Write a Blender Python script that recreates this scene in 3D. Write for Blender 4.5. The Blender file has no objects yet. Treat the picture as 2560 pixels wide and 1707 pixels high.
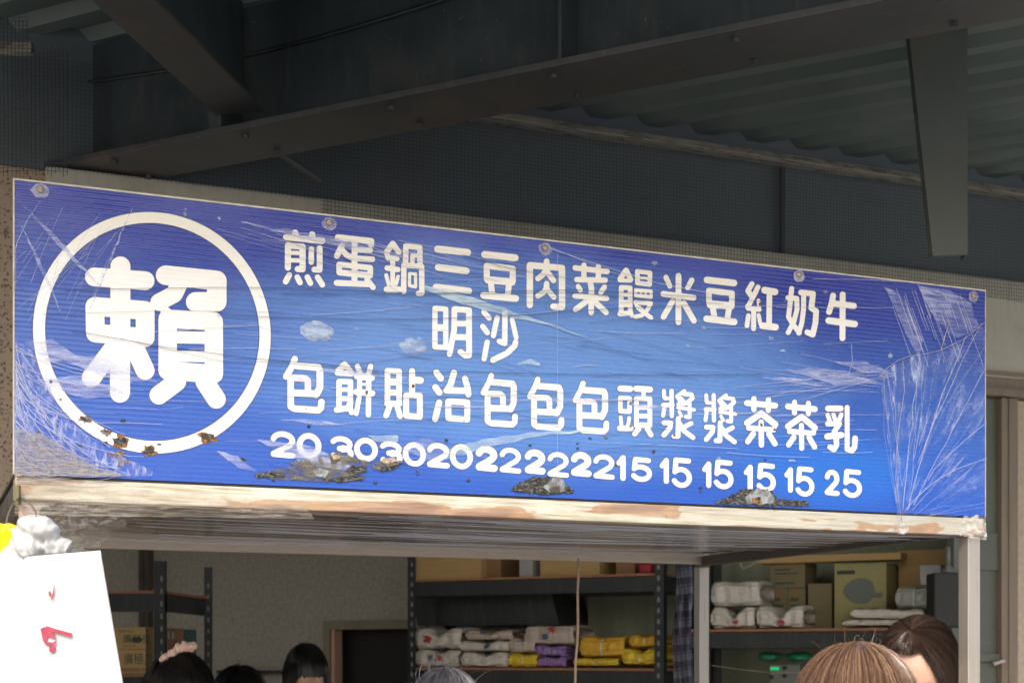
import bpy, bmesh, math, random
from mathutils import Vector, Matrix, noise
from math import sin, cos, pi, radians

# ------------------------------------------------------------------ camera, sky, sun, exposure
scene = bpy.context.scene
COL = scene.collection
F, CX, HY, EYE = 3700.0, 1280.0, 1640.0, 1.6      # focal length, centre and horizon of the 2560 px photograph
cam_d = bpy.data.cameras.new('camera')
cam = bpy.data.objects.new('camera', cam_d)
COL.objects.link(cam)
cam.location = (0, 0, EYE)
cam.rotation_euler = (pi/2, 0, 0)
cam_d.sensor_width = 36
cam_d.lens = F/2560*36
cam_d.shift_y = (HY-853.5)/2560
cam_d.clip_end = 500
cam_d.dof.use_dof = True
cam_d.dof.focus_distance = 3.35
cam_d.dof.aperture_fstop = 6.3
scene.camera = cam

SUN_EL, SUN_AZ = 40, 186          # azimuth clockwise from +Y
world = bpy.data.worlds.new('World')
scene.world = world
world.use_nodes = True
wn = world.node_tree.nodes
sky = wn.new('ShaderNodeTexSky')
sky.sky_type = 'NISHITA'
sky.sun_disc = False
sky.sun_elevation = radians(SUN_EL)
sky.sun_rotation = radians(SUN_AZ)
sky.air_density = 1.0
sky.dust_density = 4.0
sky.ozone_density = 1.0
world.node_tree.links.new(sky.outputs[0], wn['Background'].inputs[0])
wn['Background'].inputs[1].default_value = 0.15
sun_d = bpy.data.lights.new('sun', 'SUN')
sun_d.energy = 1.5
sun_d.angle = radians(16)
sun_d.color = (1.0, 0.95, 0.87)
sun = bpy.data.objects.new('sun', sun_d)
COL.objects.link(sun)
sd = Vector((sin(radians(SUN_AZ))*cos(radians(SUN_EL)), cos(radians(SUN_AZ))*cos(radians(SUN_EL)), sin(radians(SUN_EL))))
sun.rotation_euler = sd.to_track_quat('Z', 'Y').to_euler()
scene.view_settings.view_transform = 'Standard'
scene.view_settings.look = 'None'
scene.view_settings.gamma = 1
scene.view_settings.exposure = 0.78

rnd = random.Random(7)

# ------------------------------------------------------------------ frames the place is laid out in
class Frame:
    """an upright local frame; uz() finds where a sight line meets its plane local-y = v"""
    def __init__(s, ox, oy, oz, ang):
        s.o = (ox, oy, oz); s.a = ang; s.c, s.s = cos(ang), sin(ang)
    def uz(s, px, py, v=0.0):
        dx = (px-CX)/F; ox = s.o[0]-s.s*v; oy = s.o[1]+s.c*v
        u = (oy*dx-ox)/(s.c-s.s*dx); t = oy+u*s.s
        return u, EYE+t*(HY-py)/F-s.o[2]
    def u(s, px, v=0.0): return s.uz(px, 0, v)[0]
    def z(s, px, py, v=0.0): return s.uz(px, py, v)[1]
    def w(s, u, v, z=0.0): return Vector((s.o[0]+s.c*u-s.s*v, s.o[1]+s.s*u+s.c*v, s.o[2]+z))
    def loc(s, p):
        dx, dy = p[0]-s.o[0], p[1]-s.o[1]
        return Vector((dx*s.c+dy*s.s, -dx*s.s+dy*s.c, p[2]-s.o[2]))

TH = math.atan2(0.912, 2.2531)
S = Frame(-1.0086, 3.0, 1.968, TH)           # the signboard: x along it, y away from the camera, z up
ST = Frame(-1.0086, 3.0, 0.0, TH)            # the stall and the shop front share its direction
LEN, HGT = 2.4306, 0.594
DB = Frame(-1.472, 4.65, 0.0, math.atan2(-0.453, 0.8915))   # the big roof beam
IA = DB.a                                     # direction of the shop's inner walls and racks

# ------------------------------------------------------------------ materials
def mat(name, col, rough=0.6, metal=0.0, spec=0.5, coat=0.0):
    m = bpy.data.materials.new(name)
    m.use_nodes = True
    b = m.node_tree.nodes['Principled BSDF']
    b.inputs['Base Color'].default_value = (*col, 1)
    b.inputs['Roughness'].default_value = rough
    b.inputs['Metallic'].default_value = metal
    b.inputs['Specular IOR Level'].default_value = spec
    b.inputs['Coat Weight'].default_value = coat
    b.inputs['Coat Roughness'].default_value = 0.12
    return m

class NT:
    """small helper around a material's node tree"""
    def __init__(s, m):
        s.t = m.node_tree; s.n = s.t.nodes; s.l = s.t.links
        s.b = s.n['Principled BSDF']; s.out = s.n['Material Output']
        s.tc = s.n.new('ShaderNodeTexCoord')
    def map(s, scale=(1, 1, 1), rot=(0, 0, 0), loc=(0, 0, 0)):
        k = s.n.new('ShaderNodeMapping')
        k.inputs['Scale'].default_value = scale; k.inputs['Rotation'].default_value = rot; k.inputs['Location'].default_value = loc
        s.l.new(s.tc.outputs['Object'], k.inputs['Vector'])
        return k.outputs[0]
    def noise(s, vec, scale=5, detail=4, rough=0.55, dist=0.0):
        k = s.n.new('ShaderNodeTexNoise')
        k.inputs['Scale'].default_value = scale; k.inputs['Detail'].default_value = detail
        k.inputs['Roughness'].default_value = rough; k.inputs['Distortion'].default_value = dist
        s.l.new(vec, k.inputs['Vector'])
        return k.outputs['Fac']
    def ramp(s, fac, stops, interp='LINEAR'):
        k = s.n.new('ShaderNodeValToRGB')
        k.color_ramp.interpolation = interp
        e = k.color_ramp.elements
        while len(e) < len(stops): e.new(0.5)
        for i, (p, c) in enumerate(stops):
            e[i].position = p
            e[i].color = (*c, 1) if hasattr(c, '__len__') else (c, c, c, 1)
        s.l.new(fac, k.inputs[0])
        return k.outputs[0]
    def mix(s, fac, a, b, mode='MIX'):
        k = s.n.new('ShaderNodeMix'); k.data_type = 'RGBA'; k.blend_type = mode
        for sock, v in ((k.inputs[0], fac), (k.inputs[6], a), (k.inputs[7], b)):
            if hasattr(v, 'links'): s.l.new(v, sock)
            elif hasattr(v, '__len__'): sock.default_value = (*v, 1)
            else: sock.default_value = v
        return k.outputs[2]
    def math(s, op, a, b=0.0, clamp=False):
        k = s.n.new('ShaderNodeMath'); k.operation = op; k.use_clamp = clamp
        for sock, v in ((k.inputs[0], a), (k.inputs[1], b)):
            if hasattr(v, 'links'): s.l.new(v, sock)
            else: sock.default_value = v
        return k.outputs[0]
    def sep(s, vec):
        k = s.n.new('ShaderNodeSeparateXYZ'); s.l.new(vec, k.inputs[0]); return k.outputs
    def maprange(s, v, a, b, c=0.0, d=1.0):
        k = s.n.new('ShaderNodeMapRange'); k.interpolation_type = 'SMOOTHSTEP'
        s.l.new(v, k.inputs[0])
        for i, x in zip((1, 2, 3, 4), (a, b, c, d)): k.inputs[i].default_value = x
        return k.outputs[0]
    def bump(s, h, strength=0.5, dist=0.001, normal=None):
        k = s.n.new('ShaderNodeBump')
        k.inputs['Strength'].default_value = strength; k.inputs['Distance'].default_value = dist
        s.l.new(h, k.inputs['Height'])
        if normal is not None: s.l.new(normal, k.inputs['Normal'])
        return k.outputs[0]
    def set(s, name, v):
        if hasattr(v, 'links'): s.l.new(v, s.b.inputs[name])
        else: s.b.inputs[name].default_value = v
    def alpha(s, fac):
        """see through where fac is 0"""
        tr = s.n.new('ShaderNodeBsdfTransparent'); mx = s.n.new('ShaderNodeMixShader')
        if hasattr(fac, 'links'): s.l.new(fac, mx.inputs[0])
        else: mx.inputs[0].default_value = fac
        s.l.new(tr.outputs[0], mx.inputs[1]); s.l.new(s.b.outputs[0], mx.inputs[2])
        s.l.new(mx.outputs[0], s.out.inputs[0])

RIB = 0.0104
def ribs(k, strength=1.0, dist=0.0012):
    """flutes of the corrugated plastic board, running along its length, uneven and gently bowed"""
    o = k.sep(k.map())
    w = k.noise(k.map((1.1, 1, 9)), 3, 2)
    ph = k.math('ADD', k.math('MULTIPLY', o[2], 2*pi/RIB), k.math('MULTIPLY', w, 3.0))
    si = k.math('SINE', ph)
    amp = k.math('MULTIPLY', k.math('ADD', si, 1.0), k.ramp(k.noise(k.map((0.9, 1, 2.5)), 2.2, 3), [(0.38, 0.25), (0.62, 1.0)]))
    amp = k.math('MULTIPLY', amp, k.maprange(o[2], 0.02, 0.40, 0.15, 1.0))
    n1 = k.bump(amp, strength, dist)
    fine = k.noise(k.map((6, 1, 60)), 9, 4)
    return k.bump(fine, 0.35, 0.0008, n1)

def make_sign_blue():
    m = mat('printed_blue_board', (0.02, 0.08, 0.5), 0.3, coat=0.5)
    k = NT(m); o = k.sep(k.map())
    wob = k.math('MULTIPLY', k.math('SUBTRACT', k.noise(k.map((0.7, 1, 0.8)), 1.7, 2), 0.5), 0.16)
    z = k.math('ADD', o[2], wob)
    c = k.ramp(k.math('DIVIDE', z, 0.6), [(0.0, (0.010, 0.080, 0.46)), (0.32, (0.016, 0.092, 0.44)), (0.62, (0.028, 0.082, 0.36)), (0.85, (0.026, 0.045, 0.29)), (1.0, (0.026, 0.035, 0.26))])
    # sky sheen on the film, painted into the colour as a lighter middle
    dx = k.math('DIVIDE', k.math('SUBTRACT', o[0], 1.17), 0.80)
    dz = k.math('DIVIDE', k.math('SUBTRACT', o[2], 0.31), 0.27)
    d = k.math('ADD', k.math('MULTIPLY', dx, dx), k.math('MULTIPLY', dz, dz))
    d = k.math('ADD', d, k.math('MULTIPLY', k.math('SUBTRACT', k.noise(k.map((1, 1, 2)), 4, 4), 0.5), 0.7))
    sheen = k.maprange(d, 1.25, 0.15, 0.0, 0.58)
    c = k.mix(sheen, c, (0.15, 0.33, 0.68))
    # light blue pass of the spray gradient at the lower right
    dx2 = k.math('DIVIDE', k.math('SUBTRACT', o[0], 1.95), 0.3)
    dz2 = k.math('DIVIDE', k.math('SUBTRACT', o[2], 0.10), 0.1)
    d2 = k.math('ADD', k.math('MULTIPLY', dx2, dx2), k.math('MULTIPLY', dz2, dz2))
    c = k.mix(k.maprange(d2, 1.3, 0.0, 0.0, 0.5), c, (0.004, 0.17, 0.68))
    # fine dust specks and scuffs
    sp = k.ramp(k.noise(k.map((1, 1, 1)), 260, 2), [(0.70, 0.0), (0.76, 0.5)])
    c = k.mix(k.math('MULTIPLY', sp, 0.3), c, (0.35, 0.4, 0.55))
    sc = k.ramp(k.noise(k.map((3, 1, 50)), 6, 5, 0.7), [(0.60, 0.0), (0.78, 0.5)])
    c = k.mix(k.math('MULTIPLY', sc, 0.5), c, (0.38, 0.42, 0.66))
    k.set('Base Color', c)
    k.set('Roughness', k.ramp(k.noise(k.map((2, 1, 8)), 5, 4), [(0.3, 0.18), (0.7, 0.38)]))
    nn = ribs(k, 0.55, 0.0011)
    k.set('Normal', nn); k.set('Coat Normal', nn)
    return m

def make_letter():
    m = mat('white_vinyl', (0.84, 0.84, 0.81), 0.4, coat=0.25)
    k = NT(m)
    y = k.ramp(k.noise(k.map((2, 1, 7)), 4, 4), [(0.35, (0.80, 0.80, 0.77)), (0.7, (0.87, 0.87, 0.85))])
    o = k.sep(k.map())
    y = k.mix(k.maprange(o[2], 0.36, 0.60, 0.0, 0.85), y, (0.72, 0.67, 0.54))      # roof shade on the upper rows, painted as darker cream
    st = k.ramp(k.noise(k.map((4, 1, 90)), 6, 4, 0.7), [(0.58, 0.0), (0.75, 0.22)])
    y = k.mix(st, y, (0.45, 0.42, 0.36))
    k.set('Base Color', y)
    nn = ribs(k, 0.30, 0.0007)
    k.set('Normal', nn); k.set('Coat Normal', nn)
    return m

def streak_metal(name, c1, c2, rough=0.35, metal=0.6, sc=(2, 30, 30)):
    m = mat(name, c1, rough, metal)
    k = NT(m)
    n = k.noise(k.map(sc), 6, 5, 0.6)
    k.set('Base Color', k.mix(k.ramp(n, [(0.35, 0.0), (0.65, 1.0)]), c1, c2))
    k.set('Roughness', k.ramp(n, [(0.3, rough*0.7), (0.7, rough*1.4)]))
    return m

def make_rail():
    m = mat('creamy_steel_rail', (0.6, 0.54, 0.42), 0.35, 0.0, coat=0.4)
    k = NT(m); o = k.sep(k.map())
    base = k.ramp(k.noise(k.map((2.2, 20, 45)), 3, 5, 0.65), [(0.3, (0.30, 0.25, 0.18)), (0.45, (0.52, 0.46, 0.35)), (0.6, (0.70, 0.66, 0.55))])
    rr = k.math('SUBTRACT', k.noise(k.map((1.7, 4, 10), loc=(3.3, 0, 0)), 2.0, 4, 0.45, 0.4), k.math('MULTIPLY', k.math('SUBTRACT', o[2], 1.918), 3.2))
    rr = k.math('SUBTRACT', rr, k.math('MULTIPLY', o[0], 0.02))
    base = k.mix(k.maprange(o[0], 0.9, 2.4, 0.0, 0.75), base, (0.42, 0.42, 0.37))
    rust = k.ramp(rr, [(0.455, 0.0), (0.47, 0.85), (0.60, 0.95)])
    rc = k.ramp(rr, [(0.455, (0.32, 0.125, 0.03)), (0.50, (0.42, 0.215, 0.09)), (0.54, (0.24, 0.10, 0.055))])
    c = k.mix(k.math('MULTIPLY', rust, 0.8), base, rc)
    pit = k.ramp(k.noise(k.map((1, 1, 1)), 120, 3), [(0.70, 0.0), (0.76, 0.8)])
    c = k.mix(pit, c, (0.22, 0.14, 0.08))
    k.set('Base Color', c)
    k.set('Normal', k.bump(k.noise(k.map((1.5, 20, 60)), 5, 4), 0.5, 0.002))
    return m

def make_soffit():
    m = mat('film_over_soffit', (0.12, 0.09, 0.07), 0.16, coat=0.3)
    k = NT(m)
    n1 = k.noise(k.map((0.22, 15, 1)), 2.2, 4, 0.55)
    n2 = k.noise(k.map((0.30, 90, 1)), 3, 3, 0.6)
    c = k.ramp(n1, [(0.34, (0.12, 0.09, 0.07)), (0.5, (0.22, 0.18, 0.145)), (0.62, (0.36, 0.30, 0.25)), (0.74, (0.50, 0.44, 0.38))])
    c = k.mix(k.ramp(n2, [(0.56, 0.0), (0.72, 0.40)]), c, (0.52, 0.48, 0.42))
    k.set('Base Color', c)
    k.set('Normal', k.bump(n1, 0.5, 0.008, k.bump(n2, 0.35, 0.002)))
    return m

def make_film(name, stretch, rot, lo, hi, col=(0.80, 0.83, 0.92), amax=0.75, amin=0.0, scale=6):
    """clear stretch film: mostly see-through, whitish along its folds"""
    m = mat(name, col, 0.22)
    k = NT(m)
    v = k.map(stretch, (0, rot, 0))
    n = k.noise(v, scale, 6, 0.65, 0.5)
    big = k.noise(k.map((1, 1, 1)), 5, 3)
    a = k.ramp(n, [(lo, amin), (hi, amax)])
    a2 = k.ramp(big, [(0.35, 0.35), (0.6, 1.0)])
    k.set('Normal', k.bump(n, 0.9, 0.004))
    k.alpha(k.math('MULTIPLY', a, a2))
    return m

def make_stucco(name, c1, c2, pitscale=70, pit=(0.10, 0.085, 0.07)):
    m = mat(name, c1, 0.9)
    k = NT(m)
    n = k.noise(k.map(), 6, 5)
    c = k.mix(n, c1, c2)
    vo = k.n.new('ShaderNodeTexVoronoi'); vo.inputs['Scale'].default_value = pitscale
    vo.inputs['Randomness'].default_value = 1.0
    vv = k.n.new('ShaderNodeVectorMath'); vv.operation = 'ADD'
    nz = k.n.new('ShaderNodeTexNoise'); nz.inputs['Scale'].default_value = 60
    k.l.new(k.tc.outputs['Object'], nz.inputs['Vector'])
    ms = k.n.new('ShaderNodeVectorMath'); ms.operation = 'SCALE'; ms.inputs['Scale'].default_value = 0.02
    k.l.new(nz.outputs['Color'], ms.inputs[0]); k.l.new(k.tc.outputs['Object'], vv.inputs[0]); k.l.new(ms.outputs[0], vv.inputs[1])
    k.l.new(vv.outputs[0], vo.inputs['Vector'])
    sep = k.sep(vo.outputs['Color'])
    big = k.math('MULTIPLY', sep[0], 0.42)
    pitf = k.maprange(k.math('SUBTRACT', vo.outputs['Distance'], big), 0.0, 0.10, 1.0, 0.0)
    c = k.mix(k.math('MULTIPLY', pitf, 0.8), c, pit)
    k.set('Base Color', c)
    k.set('Normal', k.bump(k.math('SUBTRACT', 1.0, pitf), 0.8, 0.004, k.bump(k.noise(k.map(), 90, 4), 0.4, 0.004)))
    return m

def noisy(name, c1, c2, scale=8, rough=0.6, stretch=(1, 1, 1), metal=0.0, bump=0.15, detail=5):
    m = mat(name, c1, rough, metal)
    k = NT(m)
    n = k.noise(k.map(stretch), scale, detail, 0.6)
    k.set('Base Color', k.mix(k.ramp(n, [(0.3, 0.0), (0.7, 1.0)]), c1, c2))
    k.set('Roughness', k.ramp(n, [(0.3, max(0.05, rough-0.12)), (0.7, min(1, rough+0.12))]))
    if bump: k.set('Normal', k.bump(n, bump, 0.01))
    return m

def hair_mat(name, c1, c2, c3):
    m = mat(name, c1, 0.30)
    k = NT(m)
    g = k.n.new('ShaderNodeNewGeometry')
    r = g.outputs['Random Per Island']
    c = k.ramp(r, [(0.0, c1), (0.6, c2), (1.0, c3)])
    n = k.noise(k.map((1, 1, 1)), 14, 3)
    k.set('Base Color', k.mix(k.math('MULTIPLY', n, 0.5), c, c1))
    return m

def make_plaid():
    m = mat('plaid_cloth', (0.09, 0.10, 0.14), 0.9)
    k = NT(m); o = k.sep(k.map((1, 1, 1), (0, 0.12, 0)))
    def band(v, freq, duty):
        f = k.math('FRACT', k.math('MULTIPLY', v, freq)); return k.math('LESS_THAN', f, duty)
    s = k.math('ADD', k.math('MULTIPLY', band(o[0], 22, 0.4), 0.5), k.math('MULTIPLY', band(o[2], 16, 0.4), 0.5))
    th = k.math('MAXIMUM', band(o[0], 44, 0.06), band(o[2], 32, 0.06))
    c = k.ramp(s, [(0.0, (0.035, 0.04, 0.06)), (0.5, (0.085, 0.095, 0.13)), (1.0, (0.18, 0.19, 0.24))])
    k.set('Base Color', k.mix(k.math('MULTIPLY', th, 0.7), c, (0.35, 0.28, 0.33)))
    k.set('Normal', k.bump(k.noise(k.map((1, 1, 1)), 400, 2), 0.3, 0.001))
    return m

M = dict(
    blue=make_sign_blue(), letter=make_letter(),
    edge=mat('letter_outline', (0.035, 0.045, 0.19), 0.5),
    rail=make_rail(), soffit=make_soffit(),
    panel_edge=noisy('board_edge', (0.62, 0.6, 0.5), (0.42, 0.38, 0.3), 40, 0.5),
    steel=streak_metal('brushed_stainless', (0.44, 0.40, 0.355), (0.48, 0.44, 0.395), 0.36, 0.55, (30, 30, 0.7)),
    tube=streak_metal('dull_tube', (0.50, 0.43, 0.37), (0.60, 0.53, 0.46), 0.4, 0.35, (2, 30, 30)),
    bronze=noisy('brown_tube', (0.06, 0.05, 0.042), (0.10, 0.085, 0.07), 9, 0.4),
    screw=noisy('screw_steel', (0.55, 0.5, 0.42), (0.32, 0.22, 0.14), 300, 0.35, metal=0.6),
    washer=make_film('film_pucker', (1, 1, 1), 0, 0.3, 0.6, (0.75, 0.75, 0.82), 0.55, 0.25, 60),
    web=make_film('film_web', (30, 1, 2.2), 0.22, 0.46, 0.68, (0.55, 0.64, 0.94), 0.60, 0.14, 5),
    web2=make_film('film_web_left', (12, 1, 4), -0.5, 0.47, 0.66, (0.58, 0.62, 0.92), 0.75, 0.05, 7),
    haze=make_film('film_patch', (2, 1, 16), 0.03, 0.38, 0.60, (0.55, 0.60, 0.88), 0.62, 0.10, 6),
    flap=make_film('film_flap', (3, 1, 30), 0.25, 0.30, 0.6, (0.62, 0.80, 0.88), 0.80, 0.55, 6),
    clear=make_film('crumpled_film', (5, 5, 9), 0.3, 0.42, 0.60, (0.76, 0.74, 0.70), 0.80, 0.10, 9),
    strand=mat('film_strand', (0.74, 0.78, 0.92), 0.25),
    scratch=mat('dark_crease', (0.055, 0.06, 0.13), 0.5),
    grime=noisy('dusty_grime', (0.15, 0.14, 0.115), (0.27, 0.25, 0.21), 60, 0.8, (1, 1, 3), bump=0.6),
    bubble=make_film('trapped_air', (3, 1, 9), 0.2, 0.35, 0.62, (0.58, 0.70, 0.86), 0.85, 0.25, 9),
    paint=noisy('dark_green_grey_paint', (0.030, 0.042, 0.052), (0.042, 0.055, 0.064), 5, 0.42, (1, 1, 1), bump=0.06),
    paint_worn=noisy('worn_dark_paint', (0.034, 0.046, 0.050), (0.066, 0.062, 0.067), 1.6, 0.45, (1, 1, 1), bump=0.06),
    roofsheet=noisy('roof_sheet_underside', (0.090, 0.122, 0.120), (0.130, 0.162, 0.156), 3, 0.42, (1, 1, 1), bump=0.05),
    net=mat('black_mesh_net', (0.045, 0.055, 0.06), 0.7),
    purlin=noisy('galvanised_purlin', (0.22, 0.205, 0.18), (0.50, 0.47, 0.42), 3, 0.32, (3, 20, 20), metal=0.4),
    fascia=noisy('grey_render_fascia', (0.46, 0.45, 0.385), (0.54, 0.53, 0.46), 3, 0.7, bump=0.05),
    stucco=make_stucco('pitted_stucco', (0.42, 0.32, 0.235), (0.50, 0.40, 0.31), 105),
    stucco2=noisy('sprayed_stucco', (0.46, 0.38, 0.30), (0.60, 0.50, 0.40), 45, 0.9, bump=1.0, detail=3),
    wall=noisy('grey_pebbledash', (0.30, 0.285, 0.25), (0.46, 0.44, 0.39), 46, 0.95, bump=0.9, detail=3),
    door_metal=noisy('brown_aluminium', (0.20, 0.155, 0.115), (0.27, 0.215, 0.165), 4, 0.4, (20, 20, 1)),
    door_green=noisy('grey_green_door', (0.10, 0.115, 0.09), (0.13, 0.145, 0.12), 3, 0.35),
    frame_beige=noisy('beige_door_frame', (0.20, 0.175, 0.125), (0.26, 0.23, 0.17), 5, 0.5),
    bracket=noisy('grey_green_bracket', (0.085, 0.102, 0.095), (0.12, 0.134, 0.124), 2.5, 0.5, (1, 1, 0.6), bump=0.06),
    backing=noisy('dark_blue_grey_sheet', (0.11, 0.14, 0.165), (0.15, 0.185, 0.205), 1.5, 0.6),
    ceil=noisy('grey_ceiling', (0.30, 0.29, 0.27), (0.36, 0.35, 0.33), 3, 0.8),
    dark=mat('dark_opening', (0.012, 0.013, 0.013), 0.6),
    rack=noisy('rack_paint', (0.016, 0.023, 0.025), (0.024, 0.032, 0.034), 6, 0.45, bump=0.05),
    slot=mat('slot_gap', (0.22, 0.23, 0.21), 0.7),
    ply=noisy('plywood_edge', (0.30, 0.13, 0.065), (0.40, 0.19, 0.10), 20, 0.6),
    carton=noisy('cardboard', (0.42, 0.28, 0.115), (0.50, 0.34, 0.15), 7, 0.8, (1, 1, 6), bump=0.05),
    carton2=noisy('brown_cardboard', (0.24, 0.13, 0.06), (0.30, 0.17, 0.08), 6, 0.8, bump=0.05),
    carton3=noisy('olive_carton', (0.17, 0.145, 0.075), (0.22, 0.19, 0.10), 5, 0.75, bump=0.05),
    carton4=noisy('yellow_carton', (0.30, 0.28, 0.11), (0.36, 0.34, 0.15), 5, 0.7, bump=0.05),
    print_green=mat('green_print', (0.035, 0.085, 0.055), 0.7),
    print_dark=mat('dark_print', (0.05, 0.055, 0.045), 0.7),
    print_teal=mat('teal_label', (0.012, 0.055, 0.045), 0.6),
    print_pale=mat('pale_print', (0.25, 0.36, 0.33), 0.6),
    bag_white=noisy('white_poly_bags', (0.60, 0.57, 0.50), (0.74, 0.71, 0.64), 30, 0.16, (1, 1, 4), bump=0.7),
    bag_yellow=noisy('yellow_poly_bags', (0.66, 0.36, 0.03), (0.80, 0.50, 0.06), 30, 0.16, (1, 1, 4), bump=0.7),
    bag_lemon=noisy('lemon_poly_bags', (0.70, 0.50, 0.03), (0.85, 0.66, 0.06), 30, 0.16, (1, 1, 4), bump=0.7),
    bag_purple=noisy('purple_poly_bags', (0.22, 0.12, 0.36), (0.40, 0.26, 0.55), 30, 0.16, (1, 1, 4), bump=0.7),
    bag_pink=noisy('rosy_poly_bags', (0.48, 0.40, 0.34), (0.62, 0.52, 0.45), 30, 0.16, (1, 1, 4), bump=0.7),
    red=mat('red_print', (0.42, 0.03, 0.05), 0.5),
    navy=mat('navy_print', (0.05, 0.09, 0.16), 0.5),
    hang_white=noisy('hanging_white_plastic', (0.56, 0.565, 0.575), (0.62, 0.625, 0.635), 3, 0.3, bump=0.1),
    hang_yellow=noisy('hanging_yellow_plastic', (0.80, 0.72, 0.0), (0.88, 0.80, 0.01), 3, 0.3, bump=0.1),
    red_ink=noisy('crimson_ink', (0.30, 0.02, 0.05), (0.42, 0.06, 0.11), 40, 0.5, bump=0),
    cream=mat('cream_post', (0.66, 0.42, 0.31), 0.4),
    olive=mat('olive_clip', (0.16, 0.14, 0.06), 0.5),
    wire=mat('grey_wire', (0.30, 0.27, 0.24), 0.35, 0.5),
    cord=noisy('beige_cord', (0.50, 0.38, 0.26), (0.62, 0.50, 0.36), 60, 0.8),
    greenwall=noisy('pale_green_curtain', (0.22, 0.25, 0.18), (0.28, 0.31, 0.23), 3, 0.8, (8, 8, 1)),
    brownwall=noisy('brown_panel', (0.16, 0.14, 0.115), (0.19, 0.165, 0.14), 5, 0.8),
    grey_box=mat('grey_white_box', (0.36, 0.37, 0.37), 0.6),
    paleglass=mat('pale_container', (0.30, 0.33, 0.30), 0.35),
    device=mat('grey_device', (0.14, 0.16, 0.145), 0.5),
    greenplastic=mat('green_plastic', (0.02, 0.20, 0.12), 0.35),
    plaid=make_plaid(),
    ground=noisy('pale_concrete_paving', (0.34, 0.33, 0.30), (0.42, 0.41, 0.38), 14, 0.9, bump=0.4),
    floor=noisy('concrete_floor', (0.22, 0.21, 0.19), (0.28, 0.27, 0.25), 4, 0.7, bump=0.1),
    skin=noisy('skin', (0.58, 0.33, 0.24), (0.64, 0.39, 0.29), 12, 0.5, bump=0.04),
    shirt_a=mat('navy_shirt', (0.04, 0.05, 0.09), 0.9), shirt_b=mat('grey_shirt', (0.25, 0.25, 0.26), 0.9),
    shirt_c=mat('beige_shirt', (0.45, 0.38, 0.30), 0.9), trousers=mat('dark_trousers', (0.03, 0.032, 0.04), 0.9),
    hair_black=hair_mat('black_hair', (0.008, 0.008, 0.009), (0.013, 0.013, 0.014), (0.035, 0.032, 0.03)),
    hair_dark=hair_mat('dark_brown_hair', (0.030, 0.018, 0.014), (0.060, 0.038, 0.030), (0.13, 0.085, 0.062)),
    hair_brown=hair_mat('light_brown_hair', (0.07, 0.038, 0.026), (0.22, 0.125, 0.082), (0.52, 0.35, 0.235)),
    hair_grey=hair_mat('grey_frizzy_hair', (0.03, 0.03, 0.036), (0.06, 0.06, 0.072), (0.30, 0.30, 0.34)),
    scrunchie=noisy('pink_scrunchie', (0.70, 0.44, 0.38), (0.80, 0.62, 0.50), 60, 0.8, bump=0.6),
    red_frame=mat('red_spectacle_frame', (0.60, 0.02, 0.03), 0.2), eye=mat('eye_white', (0.75, 0.72, 0.68), 0.2), iris=mat('iris', (0.03, 0.02, 0.015), 0.2),
    brow=mat('eyebrow', (0.10, 0.07, 0.06), 0.9),
)
led = mat('green_display', (0.02, 0.5, 0.15), 0.4)
led.node_tree.nodes['Principled BSDF'].inputs['Emission Color'].default_value = (0.03, 0.85, 0.25, 1)
led.node_tree.nodes['Principled BSDF'].inputs['Emission Strength'].default_value = 0.22
M['led'] = led
M['rustdark'] = noisy('singed_print', (0.20, 0.12, 0.07), (0.62, 0.52, 0.42), 120, 0.8)
def make_radial(name, cu, cz, col, lo, hi, amin, amax, ka=7.0, kr=4.0):
    """film whose folds run towards the knot it is gathered in"""
    m = mat(name, col, 0.2)
    k = NT(m); o = k.sep(k.map())
    dx = k.math('SUBTRACT', o[0], cu); dz = k.math('SUBTRACT', o[2], cz)
    ang = k.math('ARCTAN2', dx, dz)
    rad = k.math('SQRT', k.math('ADD', k.math('MULTIPLY', dx, dx), k.math('MULTIPLY', dz, dz)))
    cmb = k.n.new('ShaderNodeCombineXYZ')
    k.l.new(k.math('MULTIPLY', ang, ka), cmb.inputs[0]); k.l.new(k.math('MULTIPLY', rad, kr), cmb.inputs[1])
    n = k.noise(cmb.outputs[0], 1.9, 8, 0.72, 1.3)
    fine = k.noise(cmb.outputs[0], 5.0, 6, 0.75, 0.9)
    big = k.noise(k.map((1, 1, 2)), 7, 4)
    a = k.math('ADD', k.ramp(n, [(lo, amin), (hi, amax)]), k.ramp(fine, [(0.56, 0.0), (0.66, 0.35)]), True)
    k.set('Normal', k.bump(n, 0.9, 0.004))
    k.alpha(k.math('MULTIPLY', a, k.math('MULTIPLY', k.ramp(big, [(0.40, 0.15), (0.58, 1.0)]), k.maprange(k.math('ABSOLUTE', k.math('ADD', ang, 0.04)), 0.75, 0.0, 0.40, 1.0))))
    return m
M['web'] = make_radial('film_web_radial', S.uz(2245, 1315)[0], S.uz(2245, 1315)[1], (0.58, 0.68, 0.96), 0.50, 0.68, 0.05, 0.80)
M['wrap'] = make_film('film_wrap', (2, 2, 34), 0.02, 0.44, 0.62, (0.60, 0.54, 0.46), 0.70, 0.08, 7)
M['wrapgrey'] = make_film('film_wrap_grey', (4, 1, 34), 0.42, 0.42, 0.60, (0.40, 0.36, 0.31), 0.95, 0.35, 7)
kg = NT(M['grime']); kg.alpha(kg.ramp(kg.noise(kg.map((1, 1, 2)), 34, 5, 0.7), [(0.40, 0.10), (0.60, 0.80)]))
NT(M['strand']).alpha(0.42)
NT(M['scratch']).alpha(0.75)

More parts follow.
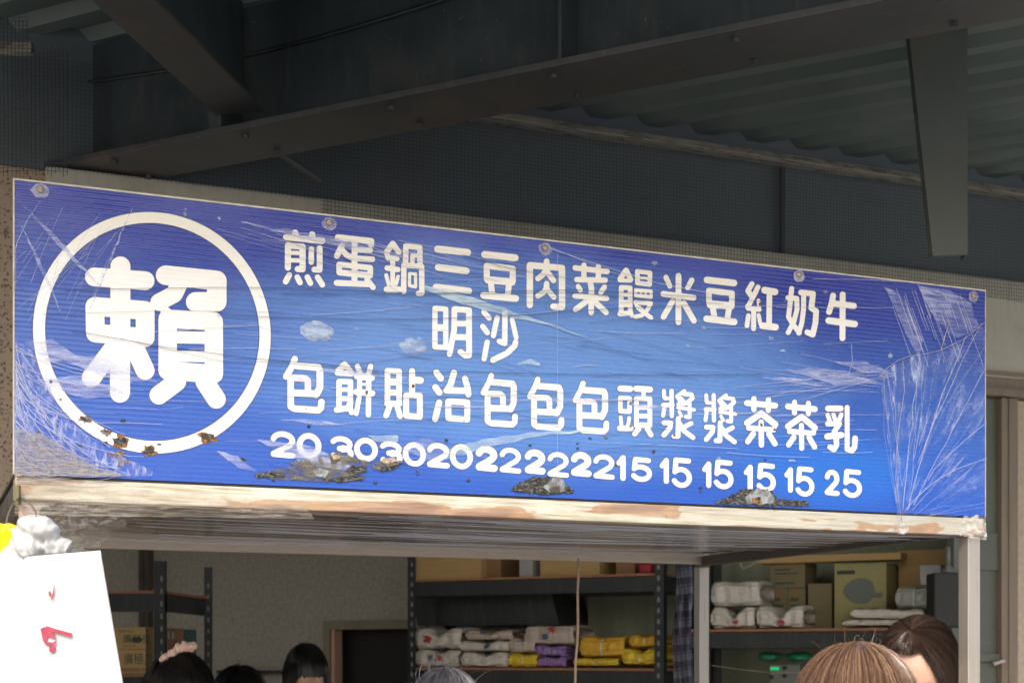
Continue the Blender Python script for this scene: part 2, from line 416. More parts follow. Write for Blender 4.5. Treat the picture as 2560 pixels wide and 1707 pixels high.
def weather(key, rust=0.35, scale=3.0):
    """dust, rust bloom and drip streaks over a painted steel"""
    k = NT(M[key])
    old = k.b.inputs['Base Color'].links[0].from_socket
    n = k.noise(k.map((1, 1, 0.6)), scale, 7, 0.68, 0.6)
    f = k.ramp(n, [(0.54, 0.0), (0.68, rust)])
    c = k.mix(f, old, (0.12, 0.085, 0.065))
    d = k.noise(k.map((7, 7, 0.8)), 5, 6, 0.7)
    c = k.mix(k.ramp(d, [(0.52, 0.0), (0.75, 0.28)]), c, (0.13, 0.135, 0.128))
    p = k.noise(k.map(), 70, 3, 0.6)
    c = k.mix(k.ramp(p, [(0.68, 0.0), (0.74, 0.5)]), c, (0.22, 0.20, 0.17))
    k.set('Base Color', c)
for key_, ru_ in (('paint', .3), ('paint_worn', .5), ('roofsheet', .3), ('bracket', .4), ('backing', .25), ('fascia', .2), ('rack', .15)):
    weather(key_, ru_)

def make_char():
    m = mat('torn_charred_board', (0.03, 0.028, 0.022), 0.55)
    k = NT(m)
    n = k.noise(k.map((1, 1, 2.5)), 95, 4, 0.75)
    k.set('Base Color', k.ramp(n, [(0.38, (0.018, 0.018, 0.017)), (0.52, (0.085, 0.085, 0.078)), (0.62, (0.34, 0.34, 0.32))]))
    k.set('Normal', k.bump(n, 1.0, 0.01))
    return m
M['char'] = make_char()
def make_silver():
    m = mat('bare_silver_patch', (0.38, 0.41, 0.43), 0.35, 0.1)
    k = NT(m)
    n = k.noise(k.map(), 60, 5, 0.7)
    k.set('Base Color', k.ramp(n, [(0.35, (0.13, 0.125, 0.115)), (0.5, (0.22, 0.235, 0.24)), (0.68, (0.42, 0.47, 0.50))]))
    k.set('Normal', k.bump(n, 0.7, 0.006))
    return m
M['silver'] = make_silver()
def make_rustspot():
    m = mat('rust_ring', (0.35, 0.14, 0.03), 0.8)
    k = NT(m)
    n = k.noise(k.map(), 160, 4, 0.7)
    k.set('Base Color', k.ramp(n, [(0.40, (0.07, 0.035, 0.018)), (0.66, (0.42, 0.22, 0.08))]))
    return m
M['rust'] = make_rustspot()

# ------------------------------------------------------------------ mesh helpers
class MB:
    def __init__(s): s.v = []; s.f = []; s.mi = []; s.cur = 0
    def add(s, vs, fs):
        b = len(s.v); s.v += [tuple(p) for p in vs]; s.f += [tuple(i+b for i in f) for f in fs]; s.mi += [s.cur]*len(fs)
    def box(s, x0, x1, y0, y1, z0, z1, bev=0.0):
        if bev <= 0:
            s.add([(x, y, z) for z in (z0, z1) for y in (y0, y1) for x in (x0, x1)],
                  [(0, 2, 3, 1), (4, 5, 7, 6), (0, 1, 5, 4), (2, 6, 7, 3), (0, 4, 6, 2), (1, 3, 7, 5)])
            return
        bm = bmesh.new()
        bmesh.ops.create_cube(bm, size=1)
        for v in bm.verts:
            v.co = Vector(((x0+x1)/2+v.co.x*(x1-x0), (y0+y1)/2+v.co.y*(y1-y0), (z0+z1)/2+v.co.z*(z1-z0)))
        bmesh.ops.bevel(bm, geom=bm.edges[:], offset=bev, segments=2, affect='EDGES', profile=0.6)
        s.frombm(bm)
    def frombm(s, bm):
        bm.verts.index_update()
        s.add([v.co[:] for v in bm.verts], [[v.index for v in f.verts] for f in bm.faces]); bm.free()
    def prism(s, poly, y0, y1):
        """poly in (x, z), pushed from y0 to y1"""
        n = len(poly)
        s.add([(x, y0, z) for x, z in poly]+[(x, y1, z) for x, z in poly],
              [tuple(range(n)), tuple(range(2*n-1, n-1, -1))]+[(i, i+n, (i+1) % n+n, (i+1) % n) for i in range(n)])
    def tube(s, pts, r, sides=6, r2=None, cap=True):
        pts = [Vector(p) for p in pts]; n = len(pts); ring = []
        up = Vector((0.13, 0.29, 0.95)).normalized()
        vs = []
        for i, p in enumerate(pts):
            d = (pts[min(i+1, n-1)]-pts[max(i-1, 0)])
            if d.length < 1e-9: d = Vector((0, 0, 1))
            d.normalize()
            a = d.cross(up)
            if a.length < 0.05: a = d.cross(Vector((1, 0, 0)))
            a.normalize(); b = d.cross(a)
            rr = r if r2 is None else r+(r2-r)*i/(n-1)
            for k in range(sides):
                t = 2*pi*k/sides; vs.append(p+(a*cos(t)+b*sin(t))*rr)
        fs = [(i*sides+k, i*sides+(k+1) % sides, (i+1)*sides+(k+1) % sides, (i+1)*sides+k) for i in range(n-1) for k in range(sides)]
        if cap: fs += [tuple(range(sides-1, -1, -1)), tuple(range((n-1)*sides, n*sides))]
        s.add(vs, fs)
    def grid(s, nx, ny, fn):
        s.add([fn(i/nx, j/ny) for j in range(ny+1) for i in range(nx+1)],
              [(j*(nx+1)+i, j*(nx+1)+i+1, (j+1)*(nx+1)+i+1, (j+1)*(nx+1)+i) for j in range(ny) for i in range(nx)])
    def ellipsoid(s, c, r, seg=16, rings=10, fn=None):
        c = Vector(c)
        vs = []
        for j in range(1, rings):
            ph = pi*j/rings
            for i in range(seg):
                th = 2*pi*i/seg
                vs.append(Vector((sin(ph)*cos(th)*r[0], sin(ph)*sin(th)*r[1], cos(ph)*r[2])))
        vs += [Vector((0, 0, r[2])), Vector((0, 0, -r[2]))]
        if fn: vs = [fn(v) for v in vs]
        vs = [v+c for v in vs]
        a, b = len(vs)-2, len(vs)-1
        fs = [(j*seg+i, (j+1)*seg+i, (j+1)*seg+(i+1) % seg, j*seg+(i+1) % seg) for j in range(rings-2) for i in range(seg)]
        fs += [(a, i, (i+1) % seg) for i in range(seg)]+[(b, (rings-2)*seg+(i+1) % seg, (rings-2)*seg+i) for i in range(seg)]
        s.add(vs, fs)
    def build(s, name, material, parent=None, smooth=False, kind=None, label=None, mats=None, world=False):
        me = bpy.data.meshes.new(name); me.from_pydata(s.v, [], s.f); me.update()
        for mm in ([material] if mats is None else mats): me.materials.append(M[mm] if isinstance(mm, str) else mm)
        if mats: me.polygons.foreach_set('material_index', s.mi)
        if smooth: me.polygons.foreach_set('use_smooth', [True]*len(me.polygons))
        o = bpy.data.objects.new(name, me); COL.objects.link(o)
        if parent: o.parent = parent
        if kind: o['kind'] = kind
        if label: o['label'] = label
        return o

def thing(name, label, cat, loc=(0, 0, 0), rz=0.0, group=None):
    o = bpy.data.objects.new(name, None); COL.objects.link(o)
    o.location = loc; o.rotation_euler = (0, 0, rz); o.empty_display_size = 0.1
    o['label'] = label; o['category'] = cat
    if group: o['group'] = group
    return o
def tag(o, label, cat, group=None):
    o['label'] = label; o['category'] = cat
    if group: o['group'] = group
    return o
def copy_thing(src, label, loc, rz):
    r = src.copy(); COL.objects.link(r); r.location = loc; r.rotation_euler = (0, 0, rz); r['label'] = label
    for ch in src.children:
        c = ch.copy(); COL.objects.link(c); c.parent = r
        for g in ch.children:
            d = g.copy(); COL.objects.link(d); d.parent = c
    return r
def place(o, loc, rz): o.location = loc; o.rotation_euler = (0, 0, rz); return o
def at(px, py, Y): return Vector(((px-CX)/F*Y, Y, EYE+(HY-py)/F*Y))

# ------------------------------------------------------------------ ground, shop building
g = MB(); g.box(-150, 150, -150, 150, -0.1, 0.0); go = g.build('ground', 'ground'); go['kind'] = 'structure'

VB = 1.7
bld = thing('shop_building', 'open shop front with grey fascia, pitted beige stucco pier and dim storeroom behind the stall', 'building', ST.w(0, VB), TH)
B = Frame(*ST.w(0, VB), TH)
uL = B.u(165); u0 = B.u(112); uR = B.u(2534)
b = MB(); b.box(B.u(-420), uL, 0.0, 0.35, 0, 3.125); b.build('pier', 'stucco', bld)
b = MB(); b.box(u0, uR+3.0, -0.05, -0.002, 2.73, 3.125, 0.006); b.build('fascia', 'fascia', bld)
b = MB(); b.box(B.u(-420), uR+3, 0.002, 0.3, 3.128, 3.9); b.build('upper_wall', 'backing', bld)
b = MB()
b.box(B.u(2380), uR+3, -0.062, -0.052, 2.735, 2.75); b.box(B.u(2380), uR+3, -0.03, 0.0, 2.685, 2.73)
b.box(B.u(2380), uR+3, -0.05, 0.0, 2.655, 2.683)
b.build('moulding', 'door_metal', bld)
b = MB(); b.box(uR, uR+3.5, 0.0, 0.3, 0, 2.65); b.build('side_wall', 'stucco2', bld)
b = MB(); b.box(uL+0.002, uL+0.03, 0.0, 0.06, 0, 2.9); b.build('door_jamb', 'steel', bld)
# door set in its frame at the right
fr = MB(); fr.box(B.u(2492), uR-0.002, -0.03, 0.04, 0, 2.652, 0.004); fr.box(B.u(2508), B.u(2511), -0.036, -0.031, 0, 2.65)
fro = fr.build('door_frame', 'door_metal', bld)
dr = MB(); dr.box(B.u(2380), B.u(2491), 0.0, 0.03, 0, 2.65); dr.box(B.u(2380), B.u(2491), -0.012, -0.001, 1.95, 2.10)
dr.box(B.u(2380), B.u(2491), -0.02, -0.001, 1.58, 1.61)
dro = dr.build('door', 'door_green', bld)
h = MB(); h.tube([at_ for at_ in [(B.u(2470), -0.03, 1.57), (B.u(2492), -0.045, 1.585)]], 0.01, 8); h.build('handle', 'steel', dro)

# storeroom
RM = Frame(-0.30, 8.05, 0.0, IA)
room = thing('storeroom', 'dim storeroom with grey pebbledash wall and a dark doorway behind the racks', 'storeroom', RM.w(0, 0), IA)
b = MB()
ox0, ox1, oz = RM.u(815), RM.u(1072), RM.z(815, 1551)
b.box(-5.0, ox0-0.0, 0, 0.15, 0, 3.0); b.box(ox1, 5.5, 0, 0.15, 0, 3.0); b.box(ox0, ox1, 0, 0.15, oz, 3.0)
b.build('back_wall', 'wall', room)
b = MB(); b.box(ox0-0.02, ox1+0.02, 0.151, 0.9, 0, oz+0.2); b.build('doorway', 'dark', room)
b = MB()
b.box(ox0, ox0+0.045, -0.03, 0.1, 0, oz); b.box(ox1-0.045, ox1, -0.03, 0.1, 0, oz); b.box(ox0+0.045, ox1-0.045, -0.03, 0.1, oz-0.05, oz)
b.build('door_frame', 'frame_beige', room)
b = MB(); b.box(ox0+0.05, ox0+0.07, -0.02, 0.06, 0, oz-0.052); b.build('door_edge', 'cream', room)
b = MB(); b.box(RM.u(1470), RM.u(1500)-0.003, -0.06, -0.01, 1.2, 2.2); b.build('brown_panel', 'brownwall', room)
b = MB(); b.grid(60, 2, lambda s, t: (RM.u(1490)+s*3.2, -0.10+0.012*sin(s*90)+0.006*sin(s*31), 1.0+t*1.9)); b.build('curtain', 'greenwall', room, True)
b = MB(); b.box(-3, 6.5, 0.31, 6, 2.95, 3.0); b.build('ceiling', 'ceil', bld)
b = MB(); b.box(-3, 6.5, 0.31, 6, 0.002, 0.02); b.build('floor', 'floor', bld)
b = MB(); b.box(-3.1, -3.0, 0.31, 6, 0, 3.0); b.build('end_wall', 'wall', bld)
b = MB(); b.box(6.5, 6.6, 0.31, 6, 0, 3.0); b.build('end_wall', 'wall', bld)
b = MB(); b.box(RM.u(360), RM.u(372), -0.05, -0.01, 1.5, 2.6); b.box(RM.u(374), RM.u(386), -0.05, -0.01, 1.5, 2.6); b.build('pipe', 'bronze', room)
b = MB(); b.box(RM.u(560), RM.u(815), -0.07, -0.01, 1.5, 1.52); b.build('cable_tray', 'rack', room)
hood = MB()
hx = [RM.uz(x, y, -0.25) for x, y in ((1076, 1482), (1418, 1478), (1440, 1562), (1092, 1565))]
hood.prism([hx[3], hx[2], hx[1], hx[0]], -0.45, -0.06)
tag(place(hood.build('extractor_hood', 'rack'), RM.w(0, 0), IA), 'black tapered extractor hood on the wall behind the middle rack', 'extractor hood')

# ------------------------------------------------------------------ steel canopy over the stall
can = thing('steel_canopy', 'dark green grey steel canopy with beam, ribbed roof and black netting above the sign', 'canopy', ST.w(0, VB), TH)
def can_part(mb, name, m, frame, smooth=False, kind=None):
    """geometry given in another upright frame, kept as a part of the canopy"""
    mb.v = [tuple(B.loc(frame.w(*p))) for p in mb.v]
    return mb.build(name, m, can, smooth, kind)
ZR = 3.55
# main beam: bottom flange, web, top flange
q = MB(); q.box(-0.02, 5.2, 0.0, 0.245, 3.132, 3.150, 0.002); can_part(q, 'beam_flange', 'paint_worn', DB)
q = MB(); q.box(-0.02, 5.2, 0.112, 0.127, 3.151, ZR-0.01); can_part(q, 'beam_web', 'paint', DB)
q = MB(); q.box(DB.u(518), DB.u(548), 0.008, 0.110, 3.152, ZR-0.012); can_part(q, 'stiffener', 'paint', DB)
q = MB(); q.box(DB.u(1392), DB.u(1400), 0.008, 0.110, 3.152, ZR-0.012); can_part(q, 'stiffener', 'paint', DB)
for bx_ in (0.25, 0.75, 1.25, 1.75, 2.25, 2.75):
    for by_ in (0.045, 0.20):
        q = MB(); q.tube([(bx_, by_, 3.1315), (bx_, by_, 3.120)], 0.011, 6); can_part(q, 'bolt', 'paint_worn', DB)
q = MB(); q.tube([(x_, 0.104+0.004*sin(x_*3), 3.43-0.035*abs(sin(x_*2.1))) for x_ in [k_*0.1 for k_ in range(50)]], 0.006, 6); can_part(q, 'cable', 'rack', DB, True)
# secondary beam meeting it from the camera side
w0 = at(548, 225, 4.18)
SB = Frame(w0.x, w0.y, 0, math.atan2(-0.981, -0.193))
q = MB(); q.box(-0.16, 2.6, -0.075, 0.075, w0.z-0.01, w0.z, 0.002); can_part(q, 'beam_flange', 'paint_worn', SB)
q = MB(); q.box(-0.16, 2.6, -0.006, 0.006, w0.z+0.001, ZR-0.013); can_part(q, 'beam_web', 'paint', SB)
# ribbed roof sheet (trapezoid ribs along the beam direction)
PITCH, nrib = 0.165, 34
prof = []
y = -6.0
while y < 3.9:
    prof += [(y, ZR), (y+0.055, ZR), (y+0.080, ZR+0.034), (y+0.140, ZR+0.034)]
    y += PITCH
q = MB()
n = len(prof)
x0 = -5.0
def roof_end(y_, vcut=-1.5):
    """where the eave, parallel to the shop front, cuts a rib"""
    a, b = ST.loc(DB.w(0, y_)).y, ST.loc(DB.w(1, y_)).y
    return (vcut-a)/(b-a)
q.add([(x0, a, z) for a, z in prof]+[(roof_end(a), a, z) for a, z in prof], [(i, i+1, n+i+1, n+i) for i in range(n-1)])
can_part(q, 'roof_sheet', 'roofsheet', DB, kind='stuff')
q = MB(); cor = [(x0, 3.9), (x0, -6.0), (roof_end(-6.0), -6.0), (roof_end(3.9), 3.9)]
q.add([(x, y_, ZR+0.05) for x, y_ in cor]+[(x, y_, ZR+0.06) for x, y_ in cor], [(0, 1, 2, 3), (7, 6, 5, 4), (0, 4, 5, 1), (1, 5, 6, 2), (2, 6, 7, 3), (3, 7, 4, 0)]); can_part(q, 'roof_deck', 'paint', DB)
# tapered bracket hanging from the roof
kx = 4.45
q = MB()
a, b_, c_, d_ = at(2266, 20, kx), at(2419, 20, kx), at(2419, 636, kx), at(2332, 640, kx)
K = Frame(0, kx, 0, 0)
q.prism([(d_.x, d_.z), (c_.x, c_.z), (b_.x, ZR-0.005), (a.x, ZR-0.005)], 0, 0.012)
can_part(q, 'bracket_plate', 'bracket', K)
q = MB(); q.box(c_.x-0.006, c_.x+0.002, 0.013, 0.05, d_.z, ZR-0.01); can_part(q, 'bracket_flange', 'paint', K)
q = MB(); q.prism([(d_.x-0.002, d_.z), (d_.x+0.008, d_.z), (a.x+0.008, ZR-0.01), (a.x-0.002, ZR-0.01)], 0.013, 0.03); can_part(q, 'bracket_flange', 'bracket', K)
# purlin over the shop front and bits of light steel
q = MB(); q.box(B.u(420), 6.5, -0.09, -0.02, 3.462, 3.468); q.box(B.u(420), 6.5, -0.024, -0.020, 3.470, 3.512)
q.v = [p for p in q.v]; q.build('purlin', 'purlin', can)
q = MB(); q.tube([B.loc(at(560, 292, 4.45)), B.loc(at(800, 452, 4.80))], 0.010, 6); q.build('brace', 'paint_worn', can)
q = MB(); q.box(B.u(1942), B.u(1952), -0.03, -0.02, 3.12, 3.46); q.build('hanger', 'paint_worn', can)
# black net hung between purlin and fascia, and the torn strip at the far left
net = MB()
xa, xb = B.u(-60), 5.2
def wob(x, z): return 0.010*noise.noise(Vector((x*2.1, z*3, 0)))
cell = 0.0135
x = xa; XN = B.u(790)
while x < xb:
    net.tube([(x+0.004*noise.noise(Vector((x*9, t, 2))), -0.056+wob(x, t), t) for t in (3.115 if x < XN else 3.035+0.02*noise.noise(Vector((x*3, 0, 0))), 3.18, 3.32, 3.463)], 0.0008, 3, cap=False); x += cell*rnd.uniform(0.93, 1.07)
z = 3.045
while z < 3.46:
    net.tube([(t, -0.058+wob(t, z), z+0.010*noise.noise(Vector((t*1.3, z*4, 1)))) for t in [(XN if z < 3.12 else xa)+(xb-(XN if z < 3.12 else xa))*k/40 for k in range(41)]], 0.0008, 3, cap=False); z += cell*rnd.uniform(0.93, 1.07)
net.build('net', 'net', can, kind='stuff')
net = MB()
na, nb = at(-60, 100, 4.3), at(168, 100, 4.3)
z0n, z1n = at(0, 428, 4.3).z, at(0, 40, 4.3).z
N2 = Frame(0, 4.3, 0, 0)
x = na.x
while x < nb.x:
    zt = z1n if x < at(70, 0, 4.3).x else at(0, 112, 4.3).z
    net.tube([(x+0.004*noise.noise(Vector((x*30, t*5, 0))), 0.01*noise.noise(Vector((x*4, t*4, 3))), z0n-rnd.uniform(0, 0.025)+(zt-z0n)*t) for t in (0, 0.33, 0.66, 1)], 0.0010, 3, cap=False); x += 0.0115
z = z0n
while z < z1n:
    xe = nb.x if z < at(0, 112, 4.3).z else at(70, 0, 4.3).x
    net.tube([(na.x+(xe-na.x)*k/8, 0.01*noise.noise(Vector((k*.3, z*4, 3))), z+0.004*noise.noise(Vector((k*.7, z*9, 1)))) for k in range(9)], 0.0010, 3, cap=False); z += 0.0115
can_part(net, 'net', 'net', N2, kind='stuff')
q = MB(); q.box(at(-60, 0, 4.32).x, at(70, 0, 4.32).x, 0.03, 0.06, at(0, 122, 4.32).z, at(0, 92, 4.32).z, 0.003); can_part(q, 'light_bar', 'purlin', Frame(0, 4.32, 0, 0))

# ------------------------------------------------------------------ stall frame
D = 1.487
st = thing('food_stall', 'stainless steel food stall frame with film wrapped soffit under the blue sign', 'food stall', ST.w(0, 0), TH)
q = MB(); q.box(0.0, LEN+0.002, -0.003, 0.046, 1.918, 1.964, 0.004); q.build('front_rail', 'rail', st)
q = MB(); q.box(0.0, LEN-0.04, -0.0025, 0.03, 1.965, 1.9675); q.build('rail_gap', 'bronze', st)
for (uu, vv, mm, zt) in ((LEN-0.043, 0.006, 'steel', 1.917), (LEN-0.043, D-0.042, 'steel', 1.917), (0.012, 0.03, 'cream', 1.917), (0.004, D-0.042, 'steel', 1.917)):
    q = MB(); q.box(uu, uu+0.040, vv, vv+0.040, 0, zt, 0.003); q.build('post', mm, st)
q = MB(); q.box(0.0, LEN, D-0.036, D, 1.927, 1.9655, 0.003); q.build('back_rail', 'tube', st)
for uu in (LEN-0.032, 0.0):
    q = MB(); q.box(uu, uu+0.03, 0.048, D-0.038, 1.921, 1.955, 0.003); q.build('side_rail', 'bronze', st)
q = MB()
def sof(s, t):
    u = 0.115+s*(LEN-0.15); v = 0.047+t*(D-0.087)
    d = 0.0035*noise.noise(Vector((u*0.6, v*26, 0)))+0.0016*noise.noise(Vector((u*1.5, v*75, 4)))+0.004*noise.noise(Vector((u*3, v*2, 9)))
    return (u, v, 1.9225+0.040*t+d*.8-0.006*sin(pi*s)*sin(pi*t))
q.grid(120, 150, sof); q.build('soffit_film', 'soffit', st, True)
q = MB(); q.box(0.0, LEN, 0.01, D, 1.9685, 1.975); q.build('roof_board', 'bronze', st)
# wrapped film edge lines running along the rails
q = MB()
for i in range(46):
    v = rnd.uniform(0.05, D-0.02); u1 = rnd.uniform(0.12, 1.4); u2 = min(LEN-0.05, u1+rnd.uniform(0.5, 2.0))
    z = 1.926 if v > D-0.04 else 1.916+0.040*v/D
    dv = rnd.uniform(-0.04, 0.04)
    q.tube([(u1+(u2-u1)*k/6, min(max(v+dv*k/6, 0.048), D), z-0.006*sin(pi*k/6)) for k in range(7)], rnd.choice((0.0005, 0.0007, 0.0011)), 4)
q.build('film_fold', 'strand', st, kind='stuff')
# crumpled film bunched at both ends of the rail
def crumple(corners, amp, nx, ny, seed, fr=14):
    c = [Vector(p) for p in corners]
    def fn(s, t):
        p = c[0]*(1-s)*(1-t)+c[1]*s*(1-t)+c[2]*s*t+c[3]*(1-s)*t
        n1 = noise.noise(Vector((p.x*fr+seed, p.y*fr, p.z*fr))); n2 = noise.noise(Vector((p.x*fr*3, p.z*fr*3+seed, p.y*9)))
        return (p.x+amp*n2*.6, p.y+amp*(n1+0.5*n2), p.z+amp*n1*.6)
    return fn
q = MB(); q.grid(40, 16, crumple([(0.0, -0.008, 1.885), (0.62, -0.008, 1.900), (0.60, -0.008, 1.925), (0.0, -0.01, 1.972)], 0.004, 40, 16, 3)); q.build('crumpled_film', 'wrap', st, True)
q = MB(); q.grid(26, 26, crumple([(0.02, 0.03, 1.83), (0.14, 0.3, 1.80), (0.26, 0.03, 1.915), (0.0, 0.0, 1.92)], 0.022, 26, 26, 8, 22)); q.build('crumpled_film', 'clear', st, True)
q = MB(); q.grid(16, 40, crumple([(0.10, 0.10, 1.84), (0.18, 0.35, 1.86), (0.20, 1.2, 1.90), (0.10, 1.2, 1.88)], 0.018, 20, 30, 12, 18)); q.build('crumpled_film', 'clear', st, True)
q = MB(); q.grid(20, 14, crumple([(LEN-0.08, -0.008, 1.915), (LEN+0.008, -0.008, 1.905), (LEN+0.006, -0.006, 1.975), (LEN-0.07, -0.008, 1.972)], 0.008, 14, 14, 5, 40)); q.build('crumpled_film', 'clear', st, True)
# bent wire hook under the soffit
hk = [ST.loc(at(x, y, 5.05)) for x, y in ((1850, 1388), (1851, 1412), (1857, 1421), (1868, 1417), (1893, 1401))]
q = MB(); q.tube(hk, 0.0028, 6); tag(place(q.build('wire_hook', 'wire'), ST.w(0, 0), TH), 'bent wire hook poking out below the soffit left of the tan cardboard', 'hook')
# cord
q = MB(); q.tube([at(x, y, 4.95) for x, y in ((1447, 1395), (1446, 1440), (1444, 1480), (1445, 1560), (1443, 1610), (1439, 1650), (1438, 1710), (1437, 1900))], 0.0042, 8)
tag(q.build('hanging_cord', 'cord', smooth=True), 'thin beige cord hanging from the soffit in front of the middle rack', 'cord')

# ------------------------------------------------------------------ signboard
sg = thing('signboard', 'long blue menu signboard with white Chinese characters and prices, wrapped in torn clear film', 'signboard', S.w(0, 0), TH)
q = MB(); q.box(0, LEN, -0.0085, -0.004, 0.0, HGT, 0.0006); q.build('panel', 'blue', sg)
q = MB(); q.box(-0.001, LEN+0.001, -0.0095, -0.003, HGT+0.0002, HGT+0.0040, 0.0006); q.box(-0.0035, -0.0003, -0.0095, -0.003, 0, HGT+0.004, 0.0006)
q.box(LEN+0.0003, LEN+0.0025, -0.0095, -0.003, 0, HGT+0.004, 0.0005); q.build('edge_strip', 'panel_edge', sg)

FRONT = -0.0088
class Ink:
    """strokes laid one a hair above the other on the board"""
    def __init__(s): s.p = []
    def stroke(s, crop, w, pts, flat=False):
        X0, Y0, k = crop
        P = [Vector((X0+x*k, Y0+y*k)) for x, y in pts]; r = w*k/2
        for i, p in enumerate(P):
            if flat and i in (0, len(P)-1): continue
            s.p.append([S.uz(p.x+r*cos(t*pi/10), p.y+r*sin(t*pi/10)) for t in range(20)])
        for a, b in zip(P, P[1:]):
            d = (b-a)
            if d.length < 1e-6: continue
            d.normalize(); nrm = Vector((-d.y, d.x))*r
            s.p.append([S.uz(*c) for c in (a+nrm, b+nrm, b-nrm, a-nrm)])
    def remap(s, src, dst):
        def ext(bx):
            xm, ym = (bx[0]+bx[2])/2, (bx[1]+bx[3])/2
            return S.u(bx[0]), S.u(bx[2]), S.z(xm, bx[3]), S.z(xm, bx[1])
        a, b = ext(src), ext(dst); o = Ink()
        o.p = [[(b[0]+(u-a[0])/(a[1]-a[0])*(b[1]-b[0]), b[2]+(z-a[2])/(a[3]-a[2])*(b[3]-b[2])) for u, z in poly] for poly in s.p]
        return o
    def build(s, name):
        q = MB(); d = 0.0022
        for e, poly in enumerate(s.p):                       # dark print outline just under the white
            cx = sum(p[0] for p in poly)/len(poly); cz = sum(p[1] for p in poly)/len(poly)
            out = []
            for u, z in poly:
                v = Vector((u-cx, z-cz)); L = v.length or 1; v = v*(1+0.0013/L); out.append((cx+v.x, cz+v.y))
            y = FRONT-0.00002-e*0.000004
            q.cur = 1; q.add([(u, y, z) for u, z in reversed(out)], [tuple(range(len(out)))])
        for e, poly in enumerate(s.p):
            y = FRONT-0.0006-e*0.000006
            q.cur = 0; q.add([(u, y, z) for u, z in reversed(poly)], [tuple(range(len(poly)))])
        # make every face look at the street
        f2 = []
        for f in q.f:
            a, b, c = (Vector(q.v[i]) for i in f[:3])
            f2.append(f if (b-a).cross(c-a).y < 0 else tuple(reversed(f)))
        q.f = f2
        return q.build(name, None, sg, mats=['letter', 'edge'])

